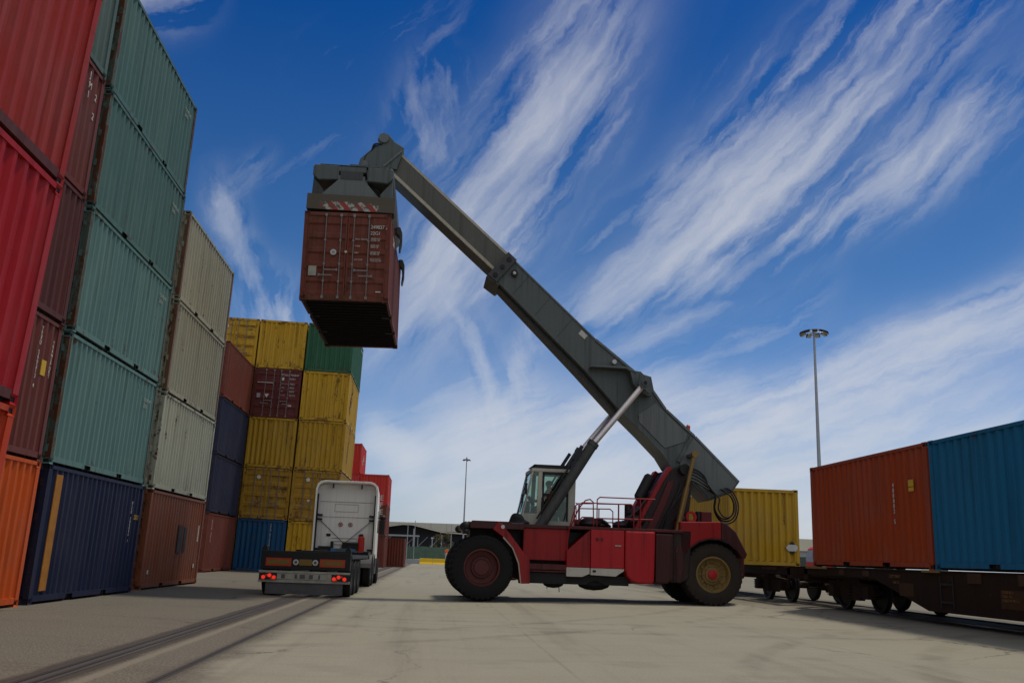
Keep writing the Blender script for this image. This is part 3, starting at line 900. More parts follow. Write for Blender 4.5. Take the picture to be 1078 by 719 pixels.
sidevert(teal[0], 'HLCU 208846 1', 2.2, 2.1, .10, 'white_ink', .75)
texts('lettering', [('22G1', .16, T(hw+.003, 2.45, 1.75) @ SIDE)], 'yellow_ink', child(teal[0], 'side_wall', 0))
for o, dz in zip(teal[1:], (0, .1, -.05, .05)):
    texts('lettering', [('CAXU 41\n2230', .14, T(hw+.003, 2.0, 2.0+dz) @ SIDE)], 'faded_ink', child(o, 'side_wall', 0))
M0 = lambda y, z: T(hw+.003, y, z) @ SIDE
texts('lettering', [('J\nM\n1', .20, M0(2.25, 2.25)), ('2\n\n2', .2, M0(2.62, 1.95))], 'white_ink', child(brown[3], 'side_wall', 0))
sidevert(brown[1], 'TEXU 560213 4', 2.15, 2.3, .11, 'white_ink'); sidevert(brown[1], 'TRANSPORT', 2.72, 2.15, .10, 'white_ink')
sidevert(brown[2], 'TEXU 880417 2', -2.15, 2.3, .11, 'white_ink', turned=True); sidevert(brown[2], '22G1', -2.68, 1.3, .12, 'white_ink', turned=True)
for o, turned in ((brown[1], False), (brown[2], True)):
    b = MB(); yy = (2.25, 2.45); 
    M = MR if turned else Matrix.Identity(4)
    y0_, y1_ = (-2.45, -2.25) if turned else (2.35, 2.55)
    b.box(hw-.01, hw+.004, y0_, y1_, 1.52, 1.80, M); b.build('sticker', 'yellow_ink', child(o, 'side_wall', 1 if turned else 0))
b = MB(); b.box(hw-.01, hw+.004, .1, .55, .95, 1.75); b.box(hw-.01, hw+.004, .75, 1.05, 1.0, 1.70); b.build('paint_patch', 'dark_metal', child(tan[0], 'side_wall', 0))
b = MB(); b.box(hw-.012, hw+.003, 2.3, 2.4, .5, .62); b.box(hw-.012, hw+.003, -2.5, -2.42, .4, .5); b.box(hw-.012, hw+.003, 2.45, 2.52, 1.3, 1.8); b.build('sticker', 'white_ink', child(tan[0], 'side_wall', 0))
sidevert(third[0], 'GESU 4419', -2.2, 2.2, .14, 'white_ink')
# train containers, sides facing -X
def sidel(o, s, y, z, size, mat, n=1, turned=False, vert=True, line=.8):
    M = T(-hw-.003, y, z) @ SIDEL
    if turned: M = MR @ T(-hw-.003, y, z) @ SIDEL
    return texts('lettering', [(vertical(s) if vert else s, size, M, .003, 'CENTER', 1., line)], mat, child(o, 'side_wall', n))


sidel(t_or, '488802 5', -1.55, 1.75, .14, 'white_ink')
b = MB(); b.box(-hw-.004, -hw+.012, -2.42, -2.22, 1.72, 1.86); b.box(-hw-.004, -hw+.012, -2.42, -2.22, 1.62, 1.70); b.build('sticker', 'yellow_ink', child(t_or, 'side_wall', 1))
for o in teal[1:]:
    for p in o.children:
        if p.name.split('.')[0] == 'corner_post': p.material_slots[0].material = MATS['c_tealrust']
# rusty corner posts on the cream container
for o in tan[2:]:
    for p in o.children:
        if p.name.split('.')[0] == 'corner_post' and p.material_slots[0].link == 'OBJECT': p.material_slots[0].material = MATS['rustpost']

# ------------------------------------------------------------------ reach stacker
HD = R(1)
F0 = Vector((1.45, 28.2, .055))
rs = empty('reach_stacker', F0, (0, 0, PI+HD))
tag(rs, 'red container lifting machine with a long grey boom raised over the yard', 'reach stacker')
RSM = Matrix.Translation(F0) @ Matrix.Rotation(PI+HD, 4, 'Z'); RSI = RSM.inverted()
# local axes: x forward from the front axle, y toward the camera side, z up


def wheel(parent, x, y, r, w_, rim, tyre='rubber', out=1, dusty=False, spokes=10):
    root = empty('wheel', (x, y, r)); root.parent = parent
    b = MB(); ri = r*.54; h = w_/2
    prof = [(ri, -h*.80), (ri*1.1, -h*.95), (r*.80, -h), (r*.93, -h*.93), (r*.985, -h*.72), (r, -h*.3), (r, h*.3), (r*.985, h*.72), (r*.93, h*.93), (r*.80, h), (ri*1.1, h*.95), (ri, h*.80)]
    b.lathe(prof, (0, 0, 0), 'y', 56)
    # tread lugs
    n = 34
    for i in range(n):
        for sgn in (1, -1):
            a = 2*PI*(i+(.5 if sgn < 0 else 0))/n
            M = Matrix.Rotation(-a, 4, 'Y')
            b.add([(r*.985, sgn*h*.08, -r*.05), (r*1.022, sgn*h*.08, -r*.04), (r*1.022, sgn*h*.08, r*.03), (r*.985, sgn*h*.08, r*.045),
                   (r*.90, sgn*h*1.0, -r*.02), (r*.965, sgn*h*1.005, -r*.01), (r*.965, sgn*h*1.005, r*.06), (r*.90, sgn*h*1.0, r*.075)],
                  [(0, 1, 2, 3), (4, 7, 6, 5), (0, 4, 5, 1), (1, 5, 6, 2), (2, 6, 7, 3), (3, 7, 4, 0)], M)
    b.build('tyre', tyre, root, 40)
    b = MB(); o = out
    prof = [(ri*1.03, h*.80*o), (ri*1.06, h*.90*o), (ri*.98, h*.92*o), (ri*.92, h*.75*o), (ri*.90, h*.30*o), (ri*.62, h*.22*o), (ri*.60, h*.42*o), (ri*.44, h*.46*o), (ri*.42, h*.62*o), (.001, h*.64*o)]
    b.lathe(prof, (0, 0, 0), 'y', 40)
    for i in range(spokes):
        a = 2*PI*i/spokes; c, s = math.cos(a), math.sin(a)
        b.cyl((ri*.52*c, h*.40*o, ri*.52*s), (ri*.52*c, h*.56*o, ri*.52*s), ri*.05, n=6)
        if rim == 'yellow_rim':
            M = Matrix.Rotation(-a, 4, 'Y'); y0, y1 = sorted((h*.20*o, h*.36*o)); b.box(ri*.56, ri*.90, y0, y1, -ri*.07, ri*.07, M)
    b.build('rim', rim, root, 35)
    if rim == 'yellow_rim':
        b = MB(); b.lathe([(ri*.30, h*.55*o), (ri*.28, h*.78*o), (ri*.16, h*.86*o), (.001, h*.88*o)], (0, 0, 0), 'y', 20); b.build('hub_cap', 'sr_redbright', root, 40)
    return root


for y, o in ((1.74, 1), (1.08, 1), (-1.08, -1), (-1.74, -1)): wheel(rs, .05, y, .875, .60, 'red_rim', out=o, spokes=16)
for y, o in ((1.18, 1), (-1.18, -1)): wheel(rs, -6.62, y, .885, .60, 'yellow_rim', 'rubberdusty', out=o, spokes=10)
b = MB(); b.cyl((.25, -1.5, .885), (.25, 1.5, .885), .25); b.box(-.1, .6, -.9, .9, .55, 1.25); b.cyl((-6.75, -1.1, .85), (-6.75, 1.1, .85), .16); b.build('axle', 'dark_metal', rs)

# chassis
WARP = BODYW
b = MB()
b.prism([(.55, 1.1), (.55, 1.95), (-.9, 2.0), (-7.4, 1.9), (-7.5, 1.0), (-6.2, .75), (-5.2, .55), (-1.2, .48), (-.8, .6)], -.85, .85)
b.build('chassis', 'sr_oily', rs, bevel=.02)
b = MB(); b.box(-.95, .62, -2.0, 2.0, 1.94, 2.12); b.prism([(.62, 1.9), (.78, 1.96), (.78, 2.08), (.62, 2.14)], -1.75, 1.75); b.build('front_beam', 'sr_maroon', rs, bevel=.02)
b = MB(); b.box(-.6, .55, 1.55, 2.0, 2.123, 2.15); b.build('front_step_plate', 'sr_darkred', rs)
b = MB()   # hoses and lamps lumped on the front end
for y in (1.9, 1.2, -1.9): b.ball((.74, y, 2.0), .14, .12, .12)
b.box(.64, .80, 1.5, 2.0, 1.78, 1.90); b.build('headlamp', 'black', rs, 40)
# front fenders
arc = [(.62+0*.0, 1.93)]
fen = [(.60, 1.93), (.15, 2.0), (-.18, 2.13), (-.30, 2.10), (-.52, 1.84), (-1.14, 1.10), (-1.16, .48), (-.88, .47), (-.80, 1.02), (-.62, 1.42), (-.36, 1.70), (.02, 1.87), (.60, 1.905)]
b = MB(); b.prism([(-.18, 2.13), (-.30, 2.10), (-.52, 1.84), (-1.14, 1.10), (-1.16, .48), (-.90, .47), (-.82, 1.02), (-.64, 1.42), (-.36, 1.72), (-.05, 1.93)], 1.38, 2.02)
f_ = b.build('front_fender', 'sr_red', rs, bevel=.012)
b = MB(); b.prism([(-.18, 2.13), (-.30, 2.10), (-.52, 1.84), (-1.14, 1.10), (-1.16, .48), (-.90, .47), (-.82, 1.02), (-.64, 1.42), (-.36, 1.72), (-.05, 1.93)], -2.02, -1.38)
b.build('front_fender', 'sr_red', rs, bevel=.012)
b = MB(); b.prism([(-.885, .47), (-.80, 1.02), (-.62, 1.42), (-.34, 1.70), (-.36, 1.735), (-.655, 1.43), (-.835, 1.03), (-.915, .47)], 2.0, 2.035); b.build('fender_edge', 'bumper_pale', f_)
b = MB(); b.cyl((-.33, 2.01, 2.0), (-.33, 2.05, 2.0), .055); b.build('side_lamp', 'lampwhite', f_)
# body below the cab
b = MB(); b.box(-2.35, -1.0, -1.45, 1.45, 1.12, 2.02); b.build('body_panel', 'sr_red', rs, bevel=.02)
b = MB(); b.box(-2.9, -.9, -1.5, 1.5, 2.02, 2.12); b.build('deck_edge', 'sr_maroon', rs, bevel=.01)
b = MB(); b.box(-2.27, -1.16, .85, 1.62, .86, 1.02); b.box(-2.27, -1.16, .85, 1.66, .80, .84); b.build('step', 'sr_darkred', rs, bevel=.01)
b = MB(); b.box(-2.29, -1.16, .9, 1.52, .50, .78); b.box(-2.29, -1.16, 1.2, 1.6, .485, .50)
b.ball((-1.95, 1.3, .50), .32, .2, .14); b.ball((-3.2, 1.1, .50), .5, .3, .18); b.box(-4.2, -2.29, .7, 1.35, .48, .74)
for x, l in ((-1.72, .16), (-2.08, .24)): b.cyl((x, 1.5, .50), (x-.02, 1.5, .50-l), .012, n=6)
b.build('underbody', 'dark_metal', rs, 40)
# compartment box with the slanted corner and the white hem
b = MB(); b.prism([(-2.28, .96), (-2.28, 1.40), (-2.98, 2.03), (-2.98, .96)], .9, 1.62); b.build('compartment_door', 'sr_red', rs, bevel=.015)
b = MB(); b.prism([(-2.995, .96), (-2.995, 2.03), (-4.0, 2.03), (-4.0, .96)], .9, 1.625); c_ = b.build('compartment_door', 'sr_redbright', rs, bevel=.015)
b = MB(); b.box(-3.9, -3.72, 1.625, 1.65, 1.58, 1.62); b.build('handle', 'bumper_pale', c_)
b = MB()
for x in (-3.18, -3.32): b.box(x-.04, x+.04, 1.62, 1.645, 1.72, 1.80)
b.build('hinge', 'sr_darkred', c_)
b = MB(); b.prism([(-2.28, .955), (-2.28, .70), (-2.75, .70), (-2.97, .79), (-2.97, .955)], .9, 1.615); b.build('white_hem', 'stripe_white', rs, bevel=.008)
b = MB(); b.prism([(-3.0, .955), (-3.0, .76), (-3.75, .74), (-4.0, .90), (-4.0, .955)], .9, 1.61); b.build('white_hem', 'stripe_white', rs, bevel=.008)
b = MB(); b.box(-3.16, -3.06, 1.612, 1.62, .84, .90); b.build('number_plate', 'dark_metal', rs)
# rounded tank
tp = [(-4.02, 2.03), (-4.02, .95), (-4.08, .76), (-4.22, .62), (-4.42, .56), (-4.86, .56), (-4.90, .66), (-4.94, 2.03)]
b = MB(); b.prism(tp, .85, 1.66); b.build('fuel_tank', 'sr_redbright', rs, bevel=.05)
b = MB(); b.prism([(-4.955, 2.0), (-4.94, .58), (-5.3, .58), (-5.5, .70), (-5.5, 2.0)], .8, 1.60); b.build('hydraulic_tank', 'sr_maroon', rs, bevel=.05)
b = MB(); b.prism([(-5.51, 2.12), (-5.51, .66), (-5.72, .60), (-6.0, .75), (-6.1, 2.12)], .7, 1.50); b.build('oily_panel', 'sr_oily', rs, bevel=.03)
b = MB(); b.box(-5.8, -2.3, -1.5, 1.6, 2.03, 2.11); b.build('deck', 'sr_darkred', rs, bevel=.01)
b = MB(); b.box(-5.0, -2.28, -1.62, -.9, .7, 2.02); b.build('far_compartment', 'sr_red', rs, bevel=.02)
# rear fender and counterweight
arc_o = []; arc_i = []
for i in range(9):
    a = R(175-i*165/8); arc_i.append((-6.75+1.02*math.cos(a), .92+1.0*math.sin(a)))
rf = [(-5.70, 1.0), (-5.66, 1.72), (-5.74, 2.36), (-7.15, 2.40), (-7.46, 2.14), (-7.80, 1.50), (-7.75, 1.38)]
inner = [(-6.75+1.0*math.cos(R(a)), .92+.98*math.sin(R(a))) for a in (28, 45, 62, 80, 98, 116, 134, 152, 172)]
inner = [(-6.75-1.0*math.cos(R(a)), .92+.98*math.sin(R(a))) for a in (28, 45, 62, 80, 98, 116, 134, 152, 172)]
for s_ in (1, -1):
    ya, yb = sorted((s_*.86, s_*1.50))
    b = MB(); b.prism([(-5.72, 1.9), (-5.74, 2.36), (-7.0, 2.40), (-7.0, 1.87), (-6.92, 1.885), (-6.61, 1.89), (-6.31, 1.80), (-6.055, 1.625), (-5.87, 1.38), (-5.75, 1.6)], ya, yb); rf_ = b.build('rear_fender', 'sr_red', rs, bevel=.03)
    b = MB(); b.prism([(-7.006, 2.40), (-7.16, 2.37), (-7.46, 2.12), (-7.80, 1.50), (-7.74, 1.36), (-7.63, 1.38), (-7.457, 1.61), (-7.22, 1.785), (-7.006, 1.87)], ya, yb); b.build('fender_tail', 'sr_maroon', rf_, bevel=.03)
    b = MB(); b.prism([(-5.87, 1.36), (-6.055, 1.61), (-6.31, 1.785), (-6.61, 1.872), (-6.92, 1.868), (-7.22, 1.768), (-7.45, 1.60), (-7.47, 1.625), (-7.23, 1.80), (-6.92, 1.90), (-6.61, 1.905), (-6.30, 1.815), (-6.04, 1.635), (-5.85, 1.38)], *sorted((s_*1.502, s_*1.535))); b.build('fender_edge', 'black', rf_)
b = MB(); b.prism([(-5.60, .62), (-5.58, 1.60), (-5.74, 1.75), (-5.80, 1.45), (-5.84, .95), (-5.72, .62)], 1.1, 1.52); b.build('fender_drop', 'sr_maroon', rs, bevel=.02)
b = MB(); b.prism([(-5.9, 1.95), (-5.9, 2.34), (-7.4, 2.2), (-7.95, 1.7), (-7.95, .8), (-7.7, .75), (-7.7, 1.4), (-7.2, 1.9)], -.84, .84); b.build('counterweight', 'sr_darkred', rs, bevel=.04)
b = MB(); b.lathe([(.10, -.05), (.17, -.05), (.17, .05), (.10, .05), (.10, -.05)], (-6.22, 1.0, 2.53), 'y', 24); b.build('hose_reel', 'sr_redbright', rs, 40)
b = MB(); b.box(-6.85, -6.52, .7, 1.1, 2.40, 2.70); b.build('light_box', 'sr_darkred', rs, bevel=.02)
b = MB(); b.box(-6.5, -6.42, .8, 1.05, 2.39, 2.70); b.ball((-5.95, .95, 2.45), .16, .12, .12); b.build('bracket', 'black', rs)

# cab
cab = empty('cab', (0, 0, 0)); cab.parent = rs
CY = .80
b = MB()
def post(b, p0, p1, w_=.07, y=CY, d=.07):
    for s in (1, -1):
        ya, yb = sorted((s*(y-d), s*y)); b.prism([(p0[0]-w_/2, p0[1]), (p0[0]+w_/2, p0[1]), (p1[0]+w_/2, p1[1]), (p1[0]-w_/2, p1[1])], ya, yb)


post(b, (-.98, 2.16), (-1.32, 3.72), .06); post(b, (-1.52, 2.2), (-1.56, 3.70), .13); post(b, (-2.53, 2.2), (-2.55, 3.72), .22)
b.box(-2.66, -1.28, -CY-.01, CY+.01, 3.70, 3.80); b.prism([(-.95, 2.12), (-1.02, 2.46), (-1.6, 2.46), (-1.6, 2.12)], -CY-.004, CY+.004); b.box(-2.64, -1.6, -CY-.003, CY+.003, 2.12, 2.26)
b.build('cab_frame', 'cream_frame', cab, bevel=.012)
b = MB(); b.box(-2.5, -1.42, -CY+.02, CY-.02, 3.80, 3.90); b.box(-2.56, -1.36, -CY+.06, CY-.06, 3.90, 3.92); b.build('roof_hatch', 'dark_metal', cab, bevel=.02)
b = MB(); b.ball((-2.36, .5, 3.86), .07, .07, .09); b.build('work_lamp', 'lampwhite', cab, 40)
b = MB(); b.box(-2.43, -1.62, CY-.04, CY-.03, 2.26, 3.70); b.prism([(-1.04, 2.46), (-1.35, 3.70), (-1.49, 3.70), (-1.46, 2.46)], CY-.04, CY-.03); b.build('side_window', 'cabglass', cab)
b = MB(); b.box(-2.43, -1.62, -CY+.03, -CY+.04, 2.26, 3.70); b.prism([(-1.04, 2.46), (-1.35, 3.70), (-1.49, 3.70), (-1.46, 2.46)], -CY+.03, -CY+.04); b.build('side_window', 'cabglass', cab)
b = MB(); b.add([(-1.0, -CY+.07, 2.46), (-1.0, CY-.07, 2.46), (-1.31, CY-.07, 3.70), (-1.31, -CY+.07, 3.70)], [(0, 1, 2, 3)]); b.build('windscreen', 'cabglass', cab)
b = MB(); b.add([(-2.6, -CY+.07, 2.9), (-2.6, CY-.07, 2.9), (-2.6, CY-.07, 3.70), (-2.6, -CY+.07, 3.70)], [(0, 1, 2, 3)]); b.build('rear_window', 'cabglass', cab)
b = MB(); b.box(-2.63, -2.58, -CY+.07, CY-.07, 2.2, 2.9); b.box(-2.43, -1.62, CY-.05, CY+.004, 2.98, 3.06); b.box(-2.43, -2.38, CY-.05, CY+.004, 2.26, 3.7); b.box(-1.68, -1.62, CY-.05, CY+.004, 2.26, 3.7); b.box(-2.43, -1.62, CY-.05, CY+.004, 3.62, 3.7)
b.build('door_frame', 'dark_metal', cab)
b = MB(); b.box(-2.28, -1.75, -.02, .58, 2.40, 2.56); b.box(-2.36, -2.20, 0, .56, 2.56, 3.12); b.box(-2.2, -1.9, .15, .45, 2.16, 2.40); b.build('seat', 'seat_dark', cab, bevel=.04)
b = MB(); b.box(-1.32, -1.12, -.3, .3, 2.2, 2.85); b.cyl((-1.35, -.0, 2.85), (-1.42, .0, 2.9), .17); b.build('console', 'seat_dark', cab, bevel=.02)
b = MB(); b.tube([(-1.2, .8, 3.62), (-1.1, .95, 3.45), (-1.08, 1.0, 3.3)], .015); b.box(-1.12, -1.06, .92, 1.10, 3.0, 3.32); b.tube([(-1.12, .8, 3.05), (-1.0, .92, 2.98)], .015); b.box(-1.02, -.97, .84, 1.0, 2.75, 3.0); b.build('mirror', 'dark_metal', cab)
b = MB(); b.tube([(-1.0, .3, 2.5), (-1.22, .15, 3.4)], .012); b.tube([(-1.0, -.3, 2.5), (-1.22, -.15, 3.4)], .012); b.tube([(-.93, .5, 2.45), (-1.02, .5, 2.9), (-1.18, .5, 3.5)], .018); b.build('wiper', 'black', cab)
# lift cylinders
WARP = BOOMW
for s in (1, -1):
    cy_ = s*1.10
    c = empty('lift_cylinder', (0, 0, 0)); c.parent = rs
    p0, p1, p2 = Vector((-1.25, cy_, 1.66)), Vector((-3.12, cy_, 4.48)), Vector((-4.78, cy_, 6.42))
    dd = (p1-p0).normalized()
    b = MB(); b.cyl(p0, p1, .155, n=24); b.cyl(p1-dd*.02, p1+dd*.12, .172, n=24); b.cyl(p0-Vector((0, .2, 0)), p0+Vector((0, .2, 0)), .2, n=20); b.build('barrel', 'sr_greydark', c, 40)
    b = MB(); b.cyl(p1, p2, .088, n=20); b.build('rod', 'chrome', c, 40)
    b = MB(); b.cyl(p2-Vector((0, .16, 0)), p2+Vector((0, .16, 0)), .15, n=20); b.build('rod_eye', 'sr_greydark', c, 40)
    b = MB(); nr = Vector((-dd.z, 0, dd.x))*-1
    if nr.z < 0: nr = -nr
    b.tube([p0+nr*.2+dd*.6, p0+nr*.22+dd*2.3, p1+nr*.26-dd*.5], .03); b.box(-.06, .06, -.05, .05, -.25, .25, Matrix.Translation(p1-dd*.45+nr*.24) @ dd.to_track_quat('Z', 'Y').to_matrix().to_4x4()); b.build('hydraulic_pipe', 'black', c, 40)
WARP = BODYW
b = MB(); b.cyl((-1.25, -1.4, 1.66), (-1.25, 1.4, 1.66), .10); b.box(-1.5, -1.0, .86, 1.30, 1.3, 1.85); b.box(-1.5, -1.0, -1.30, -.86, 1.3, 1.85); b.build('cylinder_foot', 'sr_oily', rs)
b = MB()   # loose hoses in front of the cab foot
for k in range(9):
    y = .86+.07*k; b.hose([(-.62-.03*k, y, 2.12), (-.75-.05*k, y+.03, 2.40-.03*k), (-1.02, y, 2.34-.04*k), (-1.12, y, 1.95), (-1.0-.02*k, y, 1.5)], .030)
b.build('hose_bundle', 'black', rs, 40)

# boom
WARP = BOOMW
BO = [(-.62, 10.245), (-3.38, 7.85), (-4.74, 6.86), (-5.22, 6.40), (-5.65, 5.82), (-6.56, 5.07), (-7.95, 3.77), (-7.68, 3.42), (-6.93, 3.14), (-6.42, 3.62), (-5.98, 3.93), (-5.74, 4.05), (-5.50, 4.42), (-4.87, 5.02), (-4.02, 5.78), (-3.0, 6.84), (-.14, 9.43)]
boom = empty('boom', (0, 0, 0)); boom.parent = rs
BW = .56
b = MB(); b.prism(BO, -BW, BW); outer = b.build('outer_section', 'sr_grey', boom, bevel=.012)
def off(p, q, d, t0=0., t1=1.):
    """strip along the edge p-q, d wide to its left"""
    P, Q = Vector(p), Vector(q); u = (Q-P); n = Vector((-u.y, u.x)).normalized()*d
    a, c = P+u*t0, P+u*t1
    return [tuple(a), tuple(c), tuple(c+n), tuple(a+n)]


b = MB()
for s in (1, -1):
    ya, yb = sorted((s*(BW+.001), s*(BW+.05)))
    for i in (1, 2, 3, 4, 5): b.prism(off(BO[i], BO[i+1], .07, .01, .99), ya, yb)
    b.prism(off((-3.35, 7.86), (-.65, 10.21), -.045), ya, yb-.02*s if s > 0 else yb)
b.build('top_flange', 'sr_greylight', boom)
# raised panel of the heavy rear section
for s in (1, -1):
    ya, yb = sorted((s*(BW+.002), s*(BW+.03)))
    b = MB(); b.prism([(-5.30, 5.98), (-6.30, 5.10), (-6.22, 4.86), (-5.55, 4.62), (-4.75, 5.35), (-4.72, 5.60)], ya, yb); b.build('side_panel', 'sr_greylight', boom, bevel=.012)
    b = MB(); b.prism([(-6.50, 5.00), (-7.88, 3.76), (-7.66, 3.48), (-6.95, 3.22), (-6.45, 3.70), (-6.05, 3.98), (-6.0, 4.35)], ya, yb); b.build('side_panel', 'sr_greylight', boom, bevel=.012)
    b = MB(); b.prism([(-6.38, 5.06), (-6.46, 4.98), (-6.02, 4.22), (-5.92, 4.26)], *sorted((s*(BW+.002), s*(BW+.06)))); b.build('stiffener', 'sr_grey', boom)
    # cylinder bracket with its shelf and pin
    ya, yb = sorted((s*(BW+.003), s*(BW+.34)))
    b = MB(); b.prism([(-3.15, 6.93), (-4.30, 6.97), (-4.62, 6.80), (-4.60, 6.74), (-4.28, 6.91), (-3.15, 6.89)], ya, yb)
    b.prism([(-4.40, 6.88), (-4.75, 6.86), (-5.02, 6.62), (-5.10, 6.15), (-4.98, 6.12), (-4.70, 6.24), (-4.50, 6.46)], ya, yb); br_ = b.build('cylinder_bracket', 'sr_grey', boom, bevel=.01)
    b = MB(); b.cyl((-4.78, s*(BW+.2), 6.44), (-4.78, s*(BW+.76), 6.44), .105); b.prism([(-4.62, 6.72), (-4.98, 6.64), (-5.06, 6.2), (-4.9, 6.14), (-4.58, 6.38)], *sorted((s*(BW+.66), s*(BW+.72)))); b.build('pin', 'sr_grey', br_, 40)
    b = MB(); b.cyl((-4.78, s*(BW+.72), 6.44), (-4.78, s*(BW+.78), 6.44), .06); b.build('pin_cap', 'dark_metal', br_)
    b = MB(); b.cyl((-3.95, s*(BW+.02), 7.14), (-3.95, s*(BW+.16), 7.14), .07); b.build('work_lamp', 'lampwhite', boom)
    # pivot
    b = MB(); b.cyl((-6.05, s*(BW+.02), 3.98), (-6.05, s*(BW+.5), 3.98), .16); b.build('pivot_pin', 'dark_metal', boom, 40)
b = MB(); b.cyl((-6.42, .3, 5.20), (-6.42, .3, 5.34), .06); b.ball((-6.42, .3, 5.36), .07, .07, .08); b.build('beacon', 'amber', boom, 40)
b = MB(); b.prism([(-3.0, 6.81), (-4.02, 5.75), (-4.06, 5.55), (-2.8, 6.80), (-.2, 9.28), (-.14, 9.40)], -.30, .30); b.build('belly_plate', 'sr_greydark', boom)
# inner section
I0, I1, J0, J1 = Vector((3.15, 13.47)), Vector((-.7, 10.25)), Vector((3.60, 12.83)), Vector((-.2, 9.58))
u_ = (I1-I0).normalized(); n_ = Vector((u_.y, -u_.x)); n_ = n_ if n_.y < 0 else -n_
TH = .80
top0, top1 = I0-u_*.1, I1-u_*0.
poly = [tuple(top0), tuple(top1), tuple(top1+n_*TH), tuple(top0+n_*TH)]
b = MB(); b.prism(poly, -.42, .42); inn = b.build('inner_section', 'boom_inner', boom, bevel=.015)
for k0, k1 in ((.02, .085), (TH-.135, TH-.035)):
    for s in (1, -1):
        b = MB(); b.prism([tuple(top0+n_*k0+u_*.25), tuple(top1+n_*k0), tuple(top1+n_*k1), tuple(top0+n_*k1+u_*.25)], *sorted((s*.422, s*.432))); b.build('wear_strip', 'wear_strip', inn)
b = MB(); b.prism([tuple(top0+n_*.01+u_*.3), tuple(top1+n_*.01), tuple(top1-n_*.015), tuple(top0-n_*.015+u_*.3)], -.36, .36); b.build('wear_strip', 'wear_strip', inn)
# collar at the end of the outer section
q0, q1 = Vector((-.50, 10.36)), Vector((-.78, 10.12))
cl = [tuple(q0-n_*.02), tuple(q1-n_*.02), tuple(q1+n_*1.00), tuple(q0+n_*1.02)]
b = MB(); b.prism(cl, -BW-.10, BW+.10)
b.prism([tuple(q1+n_*.96), tuple(q1+u_*.12+n_*.95), tuple(q1+u_*.10+n_*1.04), tuple(q0+n_*1.10), tuple(q0+n_*1.0)], -BW-.06, BW+.06); co = b.build('collar', 'sr_greydark', boom, bevel=.015)
b = MB()
for s in (1, -1):
    for k in (.16, .50, .85):
        p = (q0+q1)/2+n_*k; b.cyl((p.x, s*(BW+.10), p.y), (p.x, s*(BW+.13), p.y), .075, n=14)
    p = q1+u_*.22+n_*.36; b.cyl((p.x, s*(BW+.0), p.y), (p.x, s*(BW+.10), p.y), .11, n=16)
b.build('bolt', 'dark_metal', co)
b = MB()
for s in (1, -1):
    p = q1+u_*.22+n_*.36; b.cyl((p.x, s*(BW+.10), p.y), (p.x, s*(BW+.112), p.y), .05, n=12)
b.build('lamp_lens', 'lampwhite', co)
b = MB()
for s in (1, -1):
    for f in (.22, .48, .74):
        p = Vector((-.62, 10.245)).lerp(Vector((-3.38, 7.85)), f); b.prism([tuple(p+n_*.05), tuple(p+n_*.86), tuple(p+n_*.86+u_*.016), tuple(p+n_*.05+u_*.016)], *sorted((s*(BW+.0005), s*(BW+.006))))
b.build('weld_seam', 'sr_greydark', outer)
b = MB(); p = Vector((-.62, 10.245)).lerp(Vector((-3.38, 7.85)), .86)+n_*.12; b.prism([tuple(p), tuple(p+n_*.16), tuple(p+n_*.16+u_*.26), tuple(p+u_*.26)], BW+.0005, BW+.004); b.build('warning_label', 'stripe_white', outer)
# boom head
hd = [(2.98, 13.55), (3.30, 13.72), (3.50, 13.95), (3.66, 14.0), (3.80, 13.92), (3.86, 13.76), (3.80, 13.58), (4.12, 13.34), (4.40, 13.05), (4.46, 12.80), (4.30, 12.62), (3.95, 12.66), (3.62, 12.80), (3.2, 12.80)]
b = MB()
for s in (1, -1): b.prism(hd, *sorted((s*.36, s*.52)))
b.prism([(2.98, 13.5), (3.5, 13.85), (3.7, 13.7), (4.3, 12.9), (3.9, 12.7), (3.2, 12.85)], -.36, .36); hb = b.build('boom_head', 'sr_grey', boom, bevel=.015)
b = MB(); b.prism(off((3.02, 13.42), (3.62, 12.82), .06), .525, .56); b.prism(off((3.02, 13.42), (3.62, 12.82), .06), -.56, -.525); b.build('stiffener', 'sr_greylight', hb)
b = MB(); b.cyl((3.66, -.58, 13.80), (3.66, .58, 13.80), .16, n=20); b.cyl((4.26, -.58, 12.86), (4.26, .58, 12.86), .12, n=20); b.build('head_pin', 'sr_greylight', hb, 40)
b = MB()
for y in (.5, .35, -.4): b.hose([(3.7, y, 13.6), (3.95, y+.08, 13.55), (4.05, y, 13.35), (4.25, y, 13.1), (4.3, y, 12.6)], .03)
b.build('hose', 'black', hb, 40)
b = MB()   # hose loops dangling at the tail
for k, (rx, rz, dx_, yy) in enumerate(((.36, .46, 0, .70), (.31, .40, .06, .78), (.40, .52, -.05, .64), (.26, .36, .02, .86))):
    cx_, cz_ = -7.40+dx_, 3.02
    pts = [(-6.85, yy-.1, 3.62), (-6.98, yy, 3.40)] + [(cx_+rx*math.cos(R(a)), yy+.03*math.sin(R(a*2)), cz_+rz*math.sin(R(a))) for a in (30, -15, -60, -100, -140, -185, -225, -260)] + [(cx_+.1, yy-.05, 3.5)]
    b.hose(pts, .023)
for k in range(5):
    y = .60+.07*k; b.hose([(-6.12, y, 3.75-.05*k), (-6.40+.04*k, y+.05, 4.05-.09*k), (-6.78, y+.03, 3.86-.10*k), (-6.95+.03*k, y, 3.45)], .023)
b.build('hose_loop', 'black', boom, 40)

